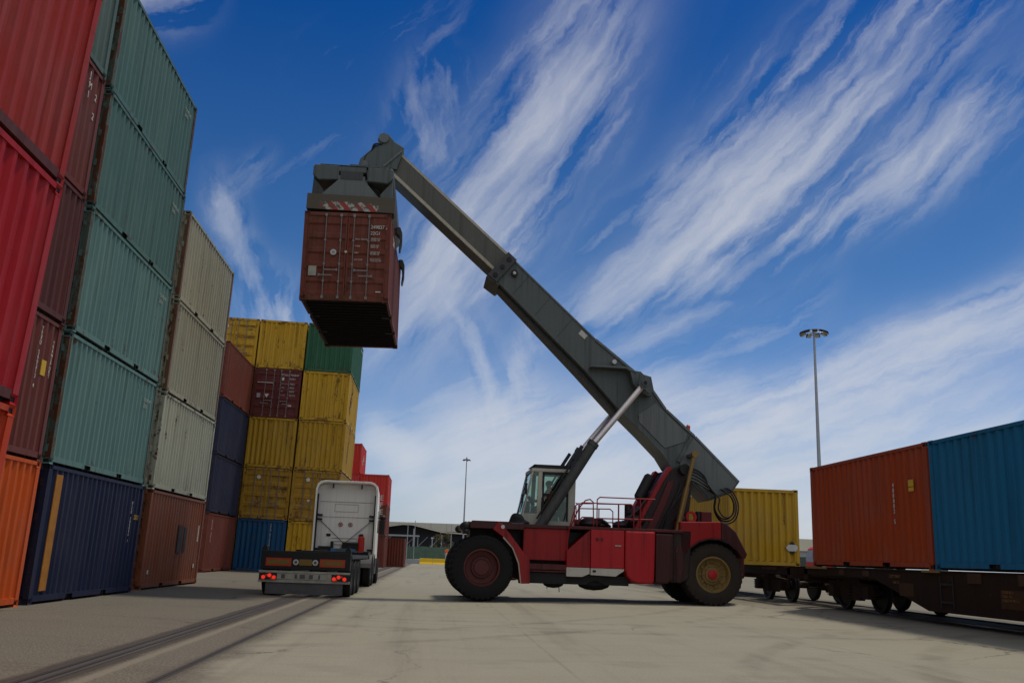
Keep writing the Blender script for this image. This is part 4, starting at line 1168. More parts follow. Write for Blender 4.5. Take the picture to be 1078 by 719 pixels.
# boom support
for s in (1, -1):
    ya, yb = sorted((s*.66, s*.80))
    b = MB(); b.prism([(-4.50, 2.1), (-4.72, 2.55), (-5.02, 3.05), (-5.36, 3.62), (-5.62, 3.98), (-5.98, 4.10), (-6.28, 3.98), (-6.34, 3.6), (-6.12, 2.1)], ya, yb); sp_ = b.build('boom_support', 'sr_oily', rs, bevel=.02)
    b = MB(); b.prism([(-5.05, 2.12), (-5.45, 2.9), (-5.75, 3.62), (-5.55, 3.62), (-5.22, 2.9), (-4.80, 2.12)], *sorted((s*.802, s*.86))); b.build('stiffener', 'sr_darkred', sp_, bevel=.01)
    b = MB(); b.hose([(-5.35, s*.9, 2.1), (-5.55, s*.92, 2.7), (-5.85, s*.9, 3.3), (-6.05, s*.75, 3.8)], .03); b.hose([(-5.2, s*.88, 2.1), (-5.45, s*.93, 2.6), (-5.80, s*.95, 3.1), (-6.2, s*.8, 3.6)], .025); b.build('hose', 'black', sp_, 40)
    b = MB(); b.prism([(-4.55, 2.14), (-4.76, 2.56), (-5.06, 3.06), (-5.40, 3.63), (-5.66, 3.99), (-5.56, 4.05), (-5.28, 3.66), (-4.94, 3.10), (-4.64, 2.58), (-4.43, 2.14)], *sorted((s*.60, s*.98))); b.build('support_flange', 'sr_red', sp_, bevel=.015)
b = MB(); b.box(-6.0, -4.9, -.6, .6, 2.1, 2.9); b.ball((-5.2, .3, 3.0), .4, .5, .35); b.build('pump', 'sr_oily', rs)
b = MB(); p0, p1 = Vector((-5.66, 1.22, 2.08)), Vector((-6.30, 1.22, 4.42)); b.cyl(p0, p1, .062, n=18); b.cyl(p0, p0.lerp(p1, .58), .080, n=18); b.cyl(p1-Vector((0, .10, 0)), p1+Vector((0, .10, 0)), .10, n=16); b.build('damping_cylinder', 'gold', rs, 40)
b = MB(); b.box(-6.46, -6.24, .58, 1.1, 4.37, 4.47); b.build('damping_bracket', 'sr_grey', rs, bevel=.01)
for dx_ in (0, -.42):
    c0, c1 = Vector((-4.66+dx_, .55, 3.02)), Vector((-5.08+dx_, .55, 3.78)); d_ = (c1-c0).normalized()
    b = MB(); b.cyl(c0+d_*.08, c1-d_*.08, .165, n=20); b.cyl(c0, c0+d_*.08, .11, .165, n=20); b.cyl(c1-d_*.08, c1, .165, .11, n=20); b.build('air_filter', 'black', rs, 40)
WARP = BODYW
b = MB()
for i, (x, r, z) in enumerate(((-2.75, .22, 2.2), (-3.15, .28, 2.22), (-3.5, .26, 2.2), (-4.1, .18, 2.22), (-4.35, .2, 2.25), (-4.6, .3, 2.35), (-4.75, .3, 2.6))): b.ball((x, .35+.2*(i % 2), z), r*1.25, .35, r*.75)
b.tube([(-2.7, .6, 2.2), (-3.0, .7, 2.36), (-3.5, .7, 2.36), (-3.8, .6, 2.16)], .04); b.tube([(-4.2, .7, 2.2), (-4.45, .8, 2.55), (-4.7, .7, 2.75), (-4.9, .6, 3.0)], .05); b.cyl((-4.45, .2, 2.2), (-4.45, .2, 2.85), .12); b.build('engine', 'sr_oily', rs, 40)
# handrails
HR = [
    [(-2.38, 2.02), (-2.64, 2.62), (-2.84, 2.86), (-2.98, 2.90), (-3.08, 2.82), (-3.10, 2.12)],
    [(-2.52, 2.12), (-2.52, 2.66), (-2.60, 2.76), (-3.06, 2.78)],
    [(-3.20, 2.12), (-3.20, 2.90), (-3.28, 2.97), (-4.98, 2.97)],
    [(-3.20, 2.78), (-4.22, 2.80), (-4.32, 2.72), (-4.32, 2.12)],
    [(-3.20, 2.36), (-4.9, 2.38)], [(-3.85, 2.12), (-3.85, 2.80)], [(-4.52, 2.12), (-4.52, 2.97)], [(-2.60, 2.20), (-2.75, 2.38), (-3.10, 2.38)],
]
for y in (1.46, -1.44):
    b = MB()
    for ln in HR: b.tube([(x, y, z) for x, z in ln], .019, 8)
    b.build('handrail', 'sr_red', rs, 50)
b = MB(); b.tube([(-2.30, 1.55, 1.0), (-2.30, 1.60, 1.7), (-2.36, 1.58, 2.1), (-2.52, 1.48, 2.6)], .018); b.tube([(-2.66, .84, 2.2), (-2.74, .9, 2.3), (-2.74, .9, 2.75), (-2.66, .84, 2.82)], .015); b.build('grab_rail', 'sr_red', rs, 50)

WARP = None
# spreader: built in yard coordinates, lined up with the container it grips
def rsbuild(b, name, mat, parent=rs, bevel=0., smooth=None): return b.build(name, mat, parent, smooth, bevel, RSI)


spr = empty('spreader', (0, 0, 0)); spr.parent = rs
SXc, SY0, SY1, ZT = -2.745, 25.22, 31.28, 10.56
for ya, yb, yf in ((SY0+.02, SY0+.42, SY0), (SY1-.42, SY1-.02, SY1)):
    b = MB(); b.box(SXc-1.235, SXc+1.235, ya, yb, ZT+.045, ZT+.47); eb = rsbuild(b, 'end_beam', 'sr_greydark', spr, .015)
    if yf == SY0: b = MB(); b.box(SXc-1.235, SXc+1.235, yf-.004, yf+.018, ZT+.05, ZT+.50); rsbuild(b, 'warning_plate', 'hazard_stripe', eb)
    b = MB()
    for xx in (-1.14, 1.14): b.box(SXc+xx-.06, SXc+xx+.06, (ya+yb)/2-.1, (ya+yb)/2+.06, ZT-.03, ZT+.05)
    rsbuild(b, 'twistlock', 'dark_metal', eb)
    b = MB()   # gable plate over the end beam
    g0, g1 = (ya+.03, ya+.15) if yf == SY0 else (yb-.15, yb-.03)
    b.prism([(SXc-.90, ZT+.47), (SXc-.42, ZT+.98), (SXc-.42, ZT+1.12), (SXc+.34, ZT+1.12), (SXc+.34, ZT+.98), (SXc+.80, ZT+.47)], g0, g1); rsbuild(b, 'gable_plate', 'sr_greylight', eb, .012)
    b = MB(); b.box(SXc-.36, SXc+.28, g0-.012, g0, ZT+1.00, ZT+1.24) if yf == SY0 else b.box(SXc-.36, SXc+.28, yb, yb+.01, ZT+1.0, ZT+1.24); rsbuild(b, 'recess_plate', 'sr_greydark', eb)
# telescopic beams with rounded upper corners
for s in (-1, 1):
    xo, xi = SXc+s*1.14, SXc+s*.40
    b = MB(); b.prism([(xi, ZT+.98), (xo-s*.16, ZT+.95), (xo, ZT+1.10), (xo, ZT+1.36), (xo-s*.05, ZT+1.42), (xi, ZT+1.42)], SY0+.05, SY1-.05); rsbuild(b, 'telescopic_beam', 'sr_grey', spr, .03)
    b = MB(); b.prism([(xo-s*.02, ZT+1.10), (xo, ZT+.48), (xo-s*.30, ZT+.48), (xo-s*.36, ZT+.62), (xo-s*.12, ZT+.95)], SY0+.14, SY0+.40); rsbuild(b, 'side_bracket', 'sr_grey' if s > 0 else 'sr_greydark', spr, .02)
    b = MB()
    for k in range(3): b.hose([(xi+s*.05*k, SY0+.3, ZT+.98), (xi+s*(.12+.08*k), SY0+.26, ZT+.80), (xi+s*(.22+.1*k), SY0+.25, ZT+.66), (xo-s*.3, SY0+.3, ZT+.55)], .025)
    b.ball((xo-s*.32, SY0+.34, ZT+.60), .10, .14, .10); b.box(min(xi, xo-s*.2), max(xi, xo-s*.2), SY0+.8, SY0+1.2, ZT+.5, ZT+.98) if s > 0 else None
    rsbuild(b, 'hose', 'black', spr, 0, 40)
b = MB(); b.box(SXc-.42, SXc+.36, SY0+.06, SY0+.60, ZT+1.245, ZT+1.40); b.box(SXc-.95, SXc+.95, SY0+.06, SY0+.3, ZT+1.42, ZT+1.445); rsbuild(b, 'top_plate', 'sr_grey', spr, .01)
b = MB(); yc = (SY0+SY1)/2; b.box(SXc-.75, SXc+.75, yc-1.5, yc+1.5, ZT+.60, ZT+1.40); b.box(SXc-.6, SXc+.6, yc-.8, yc+.5, ZT+1.40, ZT+1.62); rsbuild(b, 'main_frame', 'sr_greydark', spr, .03)
b = MB(); b.cyl((SXc, 27.74, ZT+1.62), (SXc, 27.74, ZT+1.95), .55, n=28); b.box(SXc-.35, SXc+.35, 27.3, 28.2, ZT+1.95, ZT+2.35); rsbuild(b, 'rotator', 'sr_greydark', spr, .02)
for yy, z0_, zz in ((27.7, ZT-.28, ZT+.48), (30.6, ZT-.50, ZT+.36)):
    b = MB(); x0_ = SXc+1.27
    b.prism([(x0_-.08, zz), (x0_+.04, zz), (x0_+.11, zz-.18), (x0_+.12, z0_+.25), (x0_+.08, z0_), (x0_+.03, z0_), (x0_+.05, z0_+.3), (x0_+.02, zz-.3), (x0_-.08, zz-.2)], yy-.16, yy+.16); rsbuild(b, 'guide_arm', 'sr_greydark', spr, .02)
    b = MB(); b.box(SXc+.7, x0_, yy-.1, yy+.1, zz-.2, zz-.02); rsbuild(b, 'guide_arm_bracket', 'sr_greydark', spr)


# ------------------------------------------------------------------ people
def skinned(name, verts, edges, radii, mat, parent=None, loc=(0, 0, 0), rz=0.):
    me = bpy.data.meshes.new(name); me.from_pydata(verts, edges, []); me.materials.append(MATS[mat])
    o = link(name, me, parent); o.location = loc; o.rotation_euler = (0, 0, rz)
    md = o.modifiers.new('skin', 'SKIN'); md.use_smooth_shade = True
    for v, r in zip(me.skin_vertices[0].data, radii): v.radius = (r, r) if not isinstance(r, tuple) else r
    me.skin_vertices[0].data[0].use_root = True
    o.modifiers.new('sub', 'SUBSURF').levels = 2; o.modifiers[-1].render_levels = 2
    return o


def person(loc, rz, seated, label, scale=1.):
    J = dict(pelvis=(0, 0, .95), waist=(0, .0, 1.08), chest=(0, .01, 1.30), neckb=(0, .02, 1.46), neck=(0, .01, 1.54), head=(0, -.01, 1.64), crown=(0, 0, 1.74))
    for s, k in ((1, 'l'), (-1, 'r')):
        J.update({k+'sh': (s*.19, .02, 1.42), k+'el': (s*.26, .05, 1.14), k+'wr': (s*.27, -.06, .90), k+'ha': (s*.27, -.09, .82),
                  k+'hip': (s*.10, 0, .90), k+'kn': (s*.11, -.02, .50), k+'an': (s*.12, .03, .09), k+'to': (s*.14, -.14, .04)})
    if seated:
        for s, k in ((1, 'l'), (-1, 'r')):
            J.update({k+'el': (s*.25, -.12, 1.18), k+'wr': (s*.20, -.36, 1.16), k+'ha': (s*.19, -.44, 1.17), k+'kn': (s*.15, -.44, .96), k+'an': (s*.15, -.52, .52), k+'to': (s*.15, -.68, .47)})
    rad = dict(pelvis=(.15, .11), waist=(.14, .10), chest=(.165, .115), neckb=(.09, .08), neck=.055, head=(.078, .095), crown=.06, sh=.07, el=.048, wr=.034, ha=.04, hip=.095, kn=.062, an=.045, to=.04)
    names = list(J); idx = {n: i for i, n in enumerate(names)}
    E_ = [('pelvis', 'waist'), ('waist', 'chest'), ('chest', 'neckb'), ('neckb', 'neck'), ('neck', 'head'), ('head', 'crown')]
    for k in 'lr': E_ += [('chest', k+'sh'), (k+'sh', k+'el'), (k+'el', k+'wr'), (k+'wr', k+'ha'), ('pelvis', k+'hip'), (k+'hip', k+'kn'), (k+'kn', k+'an'), (k+'an', k+'to')]
    rr_ = [rad.get(n) or rad[n[1:]] for n in names]
    body = skinned('person', [J[n] for n in names], [(idx[a], idx[b_]) for a, b_ in E_], rr_, 'skin')
    body.location = loc; body.rotation_euler = (0, 0, rz); body.scale = (scale,)*3
    tag(body, label, 'person')

    def cloth(nm, keys, edges, grow, mat):
        ix = {n: i for i, n in enumerate(keys)}
        rr = []
        for n in keys:
            r = rad.get(n) or rad[n[1:]]; rr.append(tuple(c+grow for c in r) if isinstance(r, tuple) else r+grow)
        return skinned(nm, [J[n] for n in keys], [(ix[a], ix[b_]) for a, b_ in edges], rr, mat, body)


    cloth('vest', ['waist', 'pelvis', 'chest', 'neckb', 'lsh', 'rsh', 'lel', 'rel'], [('pelvis', 'waist'), ('waist', 'chest'), ('chest', 'neckb'), ('chest', 'lsh'), ('chest', 'rsh'), ('lsh', 'lel'), ('rsh', 'rel')], .022, 'hivis')
    ks = ['pelvis', 'lhip', 'rhip', 'lkn', 'rkn', 'lan', 'ran']
    cloth('trousers', ks, [('pelvis', 'lhip'), ('pelvis', 'rhip'), ('lhip', 'lkn'), ('rhip', 'rkn'), ('lkn', 'lan'), ('rkn', 'ran')], .014, 'trousers' if not seated else 'seat_dark')
    b = MB(); b.ball((0, .012, 1.695), .100, .118, .085, 14); b.build('hair', 'hair', body, 60)
    b = MB(); b.add([(-.016, -.10, 1.62), (.016, -.10, 1.62), (0, -.128, 1.625), (0, -.10, 1.67)], [(0, 1, 2), (1, 3, 2), (3, 0, 2)])
    for s in (1, -1): b.ball((s*.088, 0, 1.65), .012, .022, .032, 8)
    b.build('nose_and_ears', 'skin', body, 60)
    b = MB()
    for s in (1, -1): b.ball((s*.034, -.096, 1.662), .012, .008, .009, 8)
    b.box(-.024, .024, -.103, -.095, 1.585, 1.595); b.build('eyes_and_mouth', 'hair', body, 60)
    return body


drv = RSM @ Vector((-1.98, .30, 1.66))
person(drv, PI+HD+R(90), True, 'driver in an orange vest sitting inside the cab of the lifting machine')
person((2.20, 126.0, .47), R(200), False, 'worker in an orange vest and pale trousers behind the yellow barriers', .98)
# ------------------------------------------------------------------ truck with skeletal trailer
tk = empty('container_truck', (-3.34, 26.4, 0))
tag(tk, 'white truck with a high cab pulling an empty low trailer, seen from behind', 'truck')
tr = empty('trailer', (0, 0, 0)); tr.parent = tk
b = MB()
for s in (1, -1):
    b.box(s*.48-.07, s*.48+.07, .10, 11.0, .82, 1.14)
for y in (.9, 2.4, 3.9, 5.4, 6.9, 8.4): b.box(-1.18, 1.18, y-.06, y+.06, .98, 1.13)
b.box(-1.2, 1.2, .0, .26, .70, 1.19)
b.box(-1.22, -1.12, .26, 7.2, 1.02, 1.12); b.box(1.12, 1.22, .26, 7.2, 1.02, 1.12)
b.box(-1.2, 1.2, 7.1, 7.35, 1.0, 1.22); b.box(-.9, .9, 10.0, 11.0, 1.14, 1.20)
b.build('chassis_frame', 'dark_metal', tr, bevel=.012)
for s in (1, -1):
    b = MB(); b.box(s*1.12-.08, s*1.12+.08, .0, .18, 1.195, 1.27); b.prism([(s*1.06, 1.27), (s*1.18, 1.27), (s*1.15, 1.34), (s*1.09, 1.34)], .04, .14); b.build('twistlock', 'dark_metal', tr)
    b = MB(); b.box(s*1.14-.09, s*1.14+.09, 6.9, 7.08, 1.12, 1.24); b.build('twistlock', 'dark_metal', tr)
    x0, x1 = sorted((s*.38, s*1.06)); b = MB(); b.box(x0, x1, -.02, -.002, .79, 1.0); rp = b.build('marker_board', 'reflector', tr)
    b = MB(); b.box(x0+.06, x1-.06, -.026, -.0205, .835, .955); b.build('marker_centre', 'reflector_yellow', rp)
    b = MB(); b.cyl((s*.26, -.0, .90), (s*.26, -.03, .90), .075, n=20); lw = b.build('round_lamp', 'lampwhite', tr)
    b = MB(); b.cyl((s*.26, -.03, .90), (s*.26, -.036, .90), .040, n=16); b.build('lamp_centre', 'flapgrey', lw)
    x0, x1 = sorted((s*.74, s*1.20)); b = MB(); b.box(x0, x1, -.10, -.03, .43, .60); tlp = b.build('tail_light', 'black', tr, bevel=.01)
    b = MB()
    for k, z in ((.80, .49), (.92, .54), (1.08, .49)): b.cyl((s*k, -.10, z), (s*k, -.112, z), .052, n=16)
    b.build('lens', 'redlamp', tlp)
    b = MB()
    for k, z in ((1.0, .545), (.86, .455)): b.cyl((s*k, -.10, z), (s*k, -.108, z), .035, n=12)
    b.build('lens_amber', 'amber', tlp)
b = MB(); b.box(-.17, .17, -.02, -.004, .82, .98); b.build('number_plate', 'reflector_yellow', tr)
b = MB(); b.box(-1.22, 1.22, -.06, .02, .36, .435); b.box(-.73, .73, -.07, .0, .44, .60); b.box(-1.22, 1.22, -.07, .0, .605, .665); b.build('bumper', 'bumper_pale', tr, bevel=.008)
b = MB()
for x, w__ in ((-.56, .10), (-.22, .06), (-.05, .14), (.18, .10), (.40, .05)): b.box(x-w__/2, x+w__/2, -.078, -.071, .47, .58)
b.build('reflector_plate', 'flapgrey', tr)
b = MB(); b.box(-1.02, 1.04, -.02, -.005, .06, .355); b.build('mud_flap', 'flapgrey', tr)


def truck_wheel(parent, x, y, w_, r=.50, out=1, rim='flapgrey'):
    root = empty('wheel', (x, y, r)); root.parent = parent
    b = MB(); h = w_/2; ri = r*.58
    b.lathe([(ri, -h*.85), (r*.82, -h), (r*.95, -h*.9), (r, -h*.7), (r, h*.7), (r*.95, h*.9), (r*.82, h), (ri, h*.85)], (0, 0, 0), 'x', 36); b.build('tyre', 'rubber', root, 40)
    b = MB(); o = out
    b.lathe([(ri*1.02, h*.85*o), (ri*.93, h*.8*o), (ri*.85, h*.2*o), (ri*.45, h*.3*o), (ri*.40, h*.75*o), (.001, h*.78*o)], (0, 0, 0), 'x', 28); b.build('rim', rim, root, 40)


for y in (.85, 2.15, 3.45):
    for s in (1, -1): truck_wheel(tr, s*1.02, y, .38, out=s)
b = MB()
for y in (.85, 2.15, 3.45): b.cyl((-.9, y, .5), (.9, y, .5), .07)
b.box(-.56, -.42, .3, 4.2, .55, .82); b.box(.42, .56, .3, 4.2, .55, .82); b.build('axle', 'dark_metal', tr)
for s in (1, -1):
    b = MB(); x0, x1 = sorted((s*.84, s*1.20))
    for y in (.85, 2.15, 3.45):
        pts = [(y+.60*math.cos(R(a)), .5+.58*math.sin(R(a))) for a in range(25, 156, 13)] + [(y+.57*math.cos(R(a)), .5+.55*math.sin(R(a))) for a in range(155, 24, -13)]
        b.prism(pts, x0, x1, 'x')
    b.build('mudguard', 'black', tr)
    b = MB(); b.box(s*.75-.06, s*.75+.06, 6.6, 6.72, .25, .95); b.box(s*.75-.14, s*.75+.14, 6.52, 6.8, .22, .25); b.build('landing_leg', 'dark_metal', tr)
# tractor
ct = empty('tractor', (.02, 10.25, 0)); ct.parent = tk
b = MB(); b.box(-.45, -.33, -1.7, 3.9, .70, .95); b.box(.33, .45, -1.7, 3.9, .70, .95); b.box(-.45, .45, -1.75, -1.6, .7, .95); b.box(-1.18, -.5, .5, 2.4, .40, 1.0); b.box(.5, 1.18, .5, 2.4, .40, 1.0); b.build('chassis_frame', 'dark_metal', ct, bevel=.02)
for y in (-.95, .35):
    for s in (1, -1):
        truck_wheel(ct, s*1.05, y, .30, .52, out=s); truck_wheel(ct, s*.72, y, .30, .52, out=s)
for s in (1, -1): truck_wheel(ct, s*1.05, 3.3, .32, .52, out=s)
b = MB(); b.cyl((-.6, -.4, 1.05), (.6, -.4, 1.05), .08); b.box(-.55, .55, -.9, .1, .96, 1.06); b.build('fifth_wheel', 'dark_metal', ct)
for s in (1, -1):
    b = MB(); x0, x1 = sorted((s*.58, s*1.22))
    for y in (-.95, .35):
        pts = [(y+.64*math.cos(R(a)), .52+.62*math.sin(R(a))) for a in range(15, 166, 15)] + [(y+.61*math.cos(R(a)), .52+.59*math.sin(R(a))) for a in range(165, 14, -15)]
        b.prism(pts, x0, x1, 'x')
    b.build('mudguard', 'flapgrey' if s > 0 else 'black', ct)
b = MB(); b.box(-.42, .46, -.1, .06, 1.20, 1.33); b.build('hose_cradle', 'bluebox', ct)
b = MB(); b.box(-.20, .24, -.115, -.101, 1.22, 1.30); b.build('tool_box', 'sr_grey', ct)
# cab body
YB = .55
cabt = empty('cab', (0, 0, 0)); cabt.parent = ct
cw = 1.16
sec = []
prof_ = [(-cw, 1.10), (-cw, 3.50), (-cw+.08, 3.70), (-cw+.26, 3.80), (cw-.26, 3.80), (cw-.08, 3.70), (cw, 3.50), (cw, 1.10)]
b = MB(); b.prism(prof_, YB+.12, YB+1.75)
b.prism([(YB+1.75, 1.0), (YB+1.75, 3.70), (YB+2.35, 3.25), (YB+2.62, 2.5), (YB+2.75, 1.4), (YB+2.75, .6), (YB+1.9, .6)], -cw+.02, cw-.02, 'x')
body_ = b.build('cab_body', 'white_paint', cabt, bevel=.05)
b = MB()    # roof spoiler and side wings as one shell open to the rear
ou = [(-1.20, 1.15), (-1.20, 3.56), (-1.15, 3.75), (-1.03, 3.86), (-.86, 3.90), (.86, 3.90), (1.03, 3.86), (1.15, 3.75), (1.20, 3.56), (1.20, 1.15)]
iu = [(-1.13, 1.15), (-1.13, 3.52), (-1.09, 3.68), (-.99, 3.78), (-.84, 3.82), (.84, 3.82), (.99, 3.78), (1.09, 3.68), (1.13, 3.52), (1.13, 1.15)]
n = len(ou); y0, y1 = YB-.16, YB+.30
vs = [(x, y0, z) for x, z in ou] + [(x, y0, z) for x, z in iu] + [(x, y1, z) for x, z in ou] + [(x, y1, z) for x, z in iu]
fs = []
for i in range(n-1):
    fs += [(i, i+1, n+i+1, n+i), (2*n+i, 3*n+i, 3*n+i+1, 2*n+i+1), (i, 2*n+i, 2*n+i+1, i+1), (n+i, n+i+1, 3*n+i+1, 3*n+i)]
fs += [(0, n, 3*n, 2*n), (n-1, 3*n-1, 4*n-1, 2*n-1)]
b.add(vs, fs); b.build('wind_deflector', 'white_paint', cabt, bevel=.012)
b = MB()
for s in (1, -1):
    x0, x1 = sorted((s*1.128, s*1.085)); b.box(x0, x1, YB-.13, YB+.09, 1.2, 3.38)
b.build('rubber_lip', 'dark_metal', cabt)
yb_ = YB+.118
b = MB()
for z in (2.52, 3.10): b.box(-1.02, 1.02, yb_-.012, yb_, z-.008, z+.008)
b.box(-.45, .45, yb_-.010, yb_-.001, 2.72, 2.735); b.box(-.45, .45, yb_-.010, yb_-.001, 3.0, 3.015); b.box(-.455, -.44, yb_-.010, yb_-.001, 2.72, 3.0); b.box(.44, .455, yb_-.010, yb_-.001, 2.72, 3.0)
for z in (1.48, 1.60, 1.72): b.box(-.5, .5, yb_-.014, yb_-.001, z-.012, z+.012)
b.build('panel_seam', 'bumper_pale', body_)
b = MB()
for s in (1, -1):
    for z in (2.58, 2.42, 1.30): b.box(s*1.0-.10, s*1.0+.10, yb_-.12, yb_, z-.03, z+.03)
    b.box(s*.62-.08, s*.62+.08, yb_-.02, yb_-.001, 1.78, 1.88); b.box(s*.55-.015, s*.55+.015, YB-.15, yb_, 3.62, 3.78)
b.box(-.05, .55, yb_-.25, yb_-.02, 1.34, 1.56); b.box(-.50, -.40, yb_-.2, yb_-.02, 1.2, 1.58); b.box(-.95, -.42, yb_-.3, yb_-.02, 1.28, 1.40); b.build('cab_mount', 'dark_metal', body_)
for x in (-.19, .19):
    b = MB(); b.cyl((x, yb_, 2.24), (x, yb_-.014, 2.24), .085, n=24); bd = b.build('round_sign', 'c_crimson', body_)
    b = MB(); b.cyl((x, yb_-.014, 2.24), (x, yb_-.018, 2.24), .060, n=24); b.build('sign_face', 'lampwhite', bd)
    b = MB(); b.box(-.055, .055, -.020, -.0182, -.011, .011, T(x, yb_, 2.24) @ Matrix.Rotation(R(45), 4, 'Y')); b.box(-.032, .032, -.0195, -.0181, -.03, .03, T(x, yb_, 2.24)); b.build('sign_symbol', 'flapgrey', bd)
b = MB(); b.tube([(-.95, yb_-.02, 2.36), (0, yb_-.03, 1.52)], .012, 6); b.tube([(.95, yb_-.02, 2.36), (0, yb_-.03, 1.52)], .012, 6); b.build('strap', 'flapgrey', body_)
b = MB(); b.prism([(-.02, 1.60), (.06, 1.58), (-.12, 1.28), (-.30, 1.02), (-.36, 1.06), (-.16, 1.32)], yb_-.05, yb_-.03); b.build('sling', 'strap_yellow', body_)
b = MB(); b.cyl((.66, yb_-.14, 1.12), (.66, yb_-.14, 1.74), .125, n=20); b.ball((.66, yb_-.14, 1.74), .125, .125, .08, 20); b.ball((.66, yb_-.14, 1.12), .125, .125, .06, 20); fe = b.build('fire_extinguisher_box', 'c_brightred', body_, 40)
b = MB(); b.box(.60, .72, yb_-.2, yb_-.02, 1.80, 1.90); b.build('bracket', 'black', fe)
for s in (1, -1):
    b = MB(); xs_ = s*1.30; b.tube([(s*1.12, YB+2.2, 2.6), (xs_, YB+2.15, 2.62), (xs_, YB+2.15, 1.8)], .02); b.box(*sorted((s*1.20, s*1.42)), YB+2.08, YB+2.2, 1.95, 2.5); b.ball((xs_+s*.03, YB+2.12, 2.62), .14, .12, .11); b.build('mirror', 'black', cabt, bevel=0)
    b = MB(); b.box(*sorted((s*1.155, s*1.168)), YB+1.45, YB+2.1, 2.0, 2.85); b.build('side_window', 'truckglass', cabt)
b = MB(); b.cyl((-.85, .1, .62), (-.85, 1.2, .62), .30, n=20); b.cyl((.85, .1, .62), (.85, 1.2, .62), .30, n=20); b.build('fuel_tank', 'flapgrey', ct, 40)

# ------------------------------------------------------------------ rail wagons and track
ZR = .22     # ground at the train
XT = SX      # track centre
mb = MB()
for s in (1, -1): mb.box(XT+s*.72-.035, XT+s*.72+.035, -60, 260, ZR-.05, ZR+.03)
tag(mb.build('train_track', 'railsteel'), kind='structure')


def bogie(parent, yc, r=.46):
    bg_ = empty('bogie', (0, yc, 0)); bg_.parent = parent
    for dy_ in (-.94, .94):
        for s in (1, -1):
            b = MB(); b.lathe([(.001, -.06*s), (r*.8, -.065*s), (r, -.065*s), (r+.03, -.04*s), (r+.03, -.01*s), (r, .0), (r, .06*s), (r*.85, .055*s), (r*.78, .02*s), (r*.3, .03*s), (r*.25, .07*s), (.001, .07*s)], (s*.72, dy_, r+.035), 'x', 36); b.build('wheel', 'dark_metal', bg_, 40)
    b = MB()
    for dy_ in (-.94, .94): b.cyl((-.8, dy_, r+.035), (.8, dy_, r+.035), .08, n=12)
    for s in (1, -1):
        x0, x1 = sorted((s*.90, s*1.04))
        b.prism([(-1.25, .42), (-1.2, .66), (-.55, .70), (-.4, .86), (.4, .86), (.55, .70), (1.2, .66), (1.25, .42), (.65, .42), (.45, .28), (-.45, .28), (-.65, .42)], x0, x1, 'x')
        for dy_ in (-.94, .94):
            b.box(*sorted((s*.88, s*1.12)), dy_-.16, dy_+.16, .33, .62)
            for k in (-.27, .27):
                for q in range(5): b.cyl((s*1.03, dy_+k, .36+q*.055), (s*1.03, dy_+k, .385+q*.055), .08, n=10)
        for q in range(5): b.cyl((s*1.0, 0, .34+q*.07), (s*1.0, 0, .375+q*.07), .11, n=12)
    b.box(-.9, .9, -.25, .25, .60, .84); b.build('bogie_frame', 'wagon', bg_)
    return bg_


def wagon(y0, y1, bog, fish, label):
    wg = empty('flat_wagon', (XT, 0, ZR)); tag(wg, label, 'wagon', 'container wagons on the track')
    ZD = 1.04
    b = MB()
    for s in (1, -1):
        x0, x1 = sorted((s*1.18, s*1.24))
        if fish: b.prism([(y1-.2, ZD), (y1-.2, ZD-.20), (fish[0], ZD-.22), (fish[1], ZD-.80), (y0+5.2, ZD-.80), (y0+3.0, ZD-.22), (y0+.2, ZD-.2), (y0+.2, ZD)], x0, x1, 'x')
        else: b.box(x0, x1, y0+.2, y1-.2, ZD-.24, ZD)
        b.box(*sorted((s*1.06, s*1.26)), y0+.2, y1-.2, ZD-.03, ZD); b.box(*sorted((s*1.1, s*1.18)), y0+.2, y1-.2, ZD-.26, ZD-.03)
    b.build('side_sill', 'wagon', wg)
    b = MB(); b.box(-.28, .28, y0+.2, y1-.2, ZD-.42, ZD-.02)
    y = y0+.3
    while y < y1-.2: b.box(-1.17, 1.17, y-.06, y+.06, ZD-.28, ZD-.035); y += 1.9
    b.box(-1.24, 1.24, y1-.42, y1-.18, ZD-.34, ZD-.04); b.box(-1.24, 1.24, y0+.18, y0+.42, ZD-.34, ZD-.04); b.build('centre_beam', 'wagon', wg)
    for ye_ in (y0, y1):
        s = 1 if ye_ == y1 else -1
        b = MB(); b.box(-.16, .16, *sorted((ye_-s*.2, ye_+s*.28)), ZD-.42, ZD-.16); b.box(-.10, .10, *sorted((ye_+s*.2, ye_+s*.44)), ZD-.46, ZD-.12); b.tube([(.3, ye_, ZD-.4), (.25, ye_+s*.3, ZD-.75), (.1, ye_+s*.45, ZD-.6)], .03); b.build('coupler', 'dark_metal', wg)
        for sx in (1, -1):
            b = MB(); b.tube([(sx*1.1, ye_-s*.15, ZD), (sx*1.1, ye_-s*.12, ZD-.55), (sx*.85, ye_-s*.12, ZD-.55), (sx*.85, ye_-s*.15, ZD-.1)], .016, 6); b.build('step_iron', 'wagon', wg)
    for yc in bog: bogie(wg, yc)
    return wg


W1 = wagon(6.0, 25.35, (22.78, 8.6), (21.1, 18.75), 'rusty dark wagon carrying the dark orange and blue containers')
W2 = wagon(25.95, 45.3, (28.35, 42.8), None, 'dark wagon behind the machine, carrying the yellow container')


def wbits(wg, items, mat, name):
    for bx_ in items: b = MB(); b.box(*bx_); b.build(name, mat, wg)


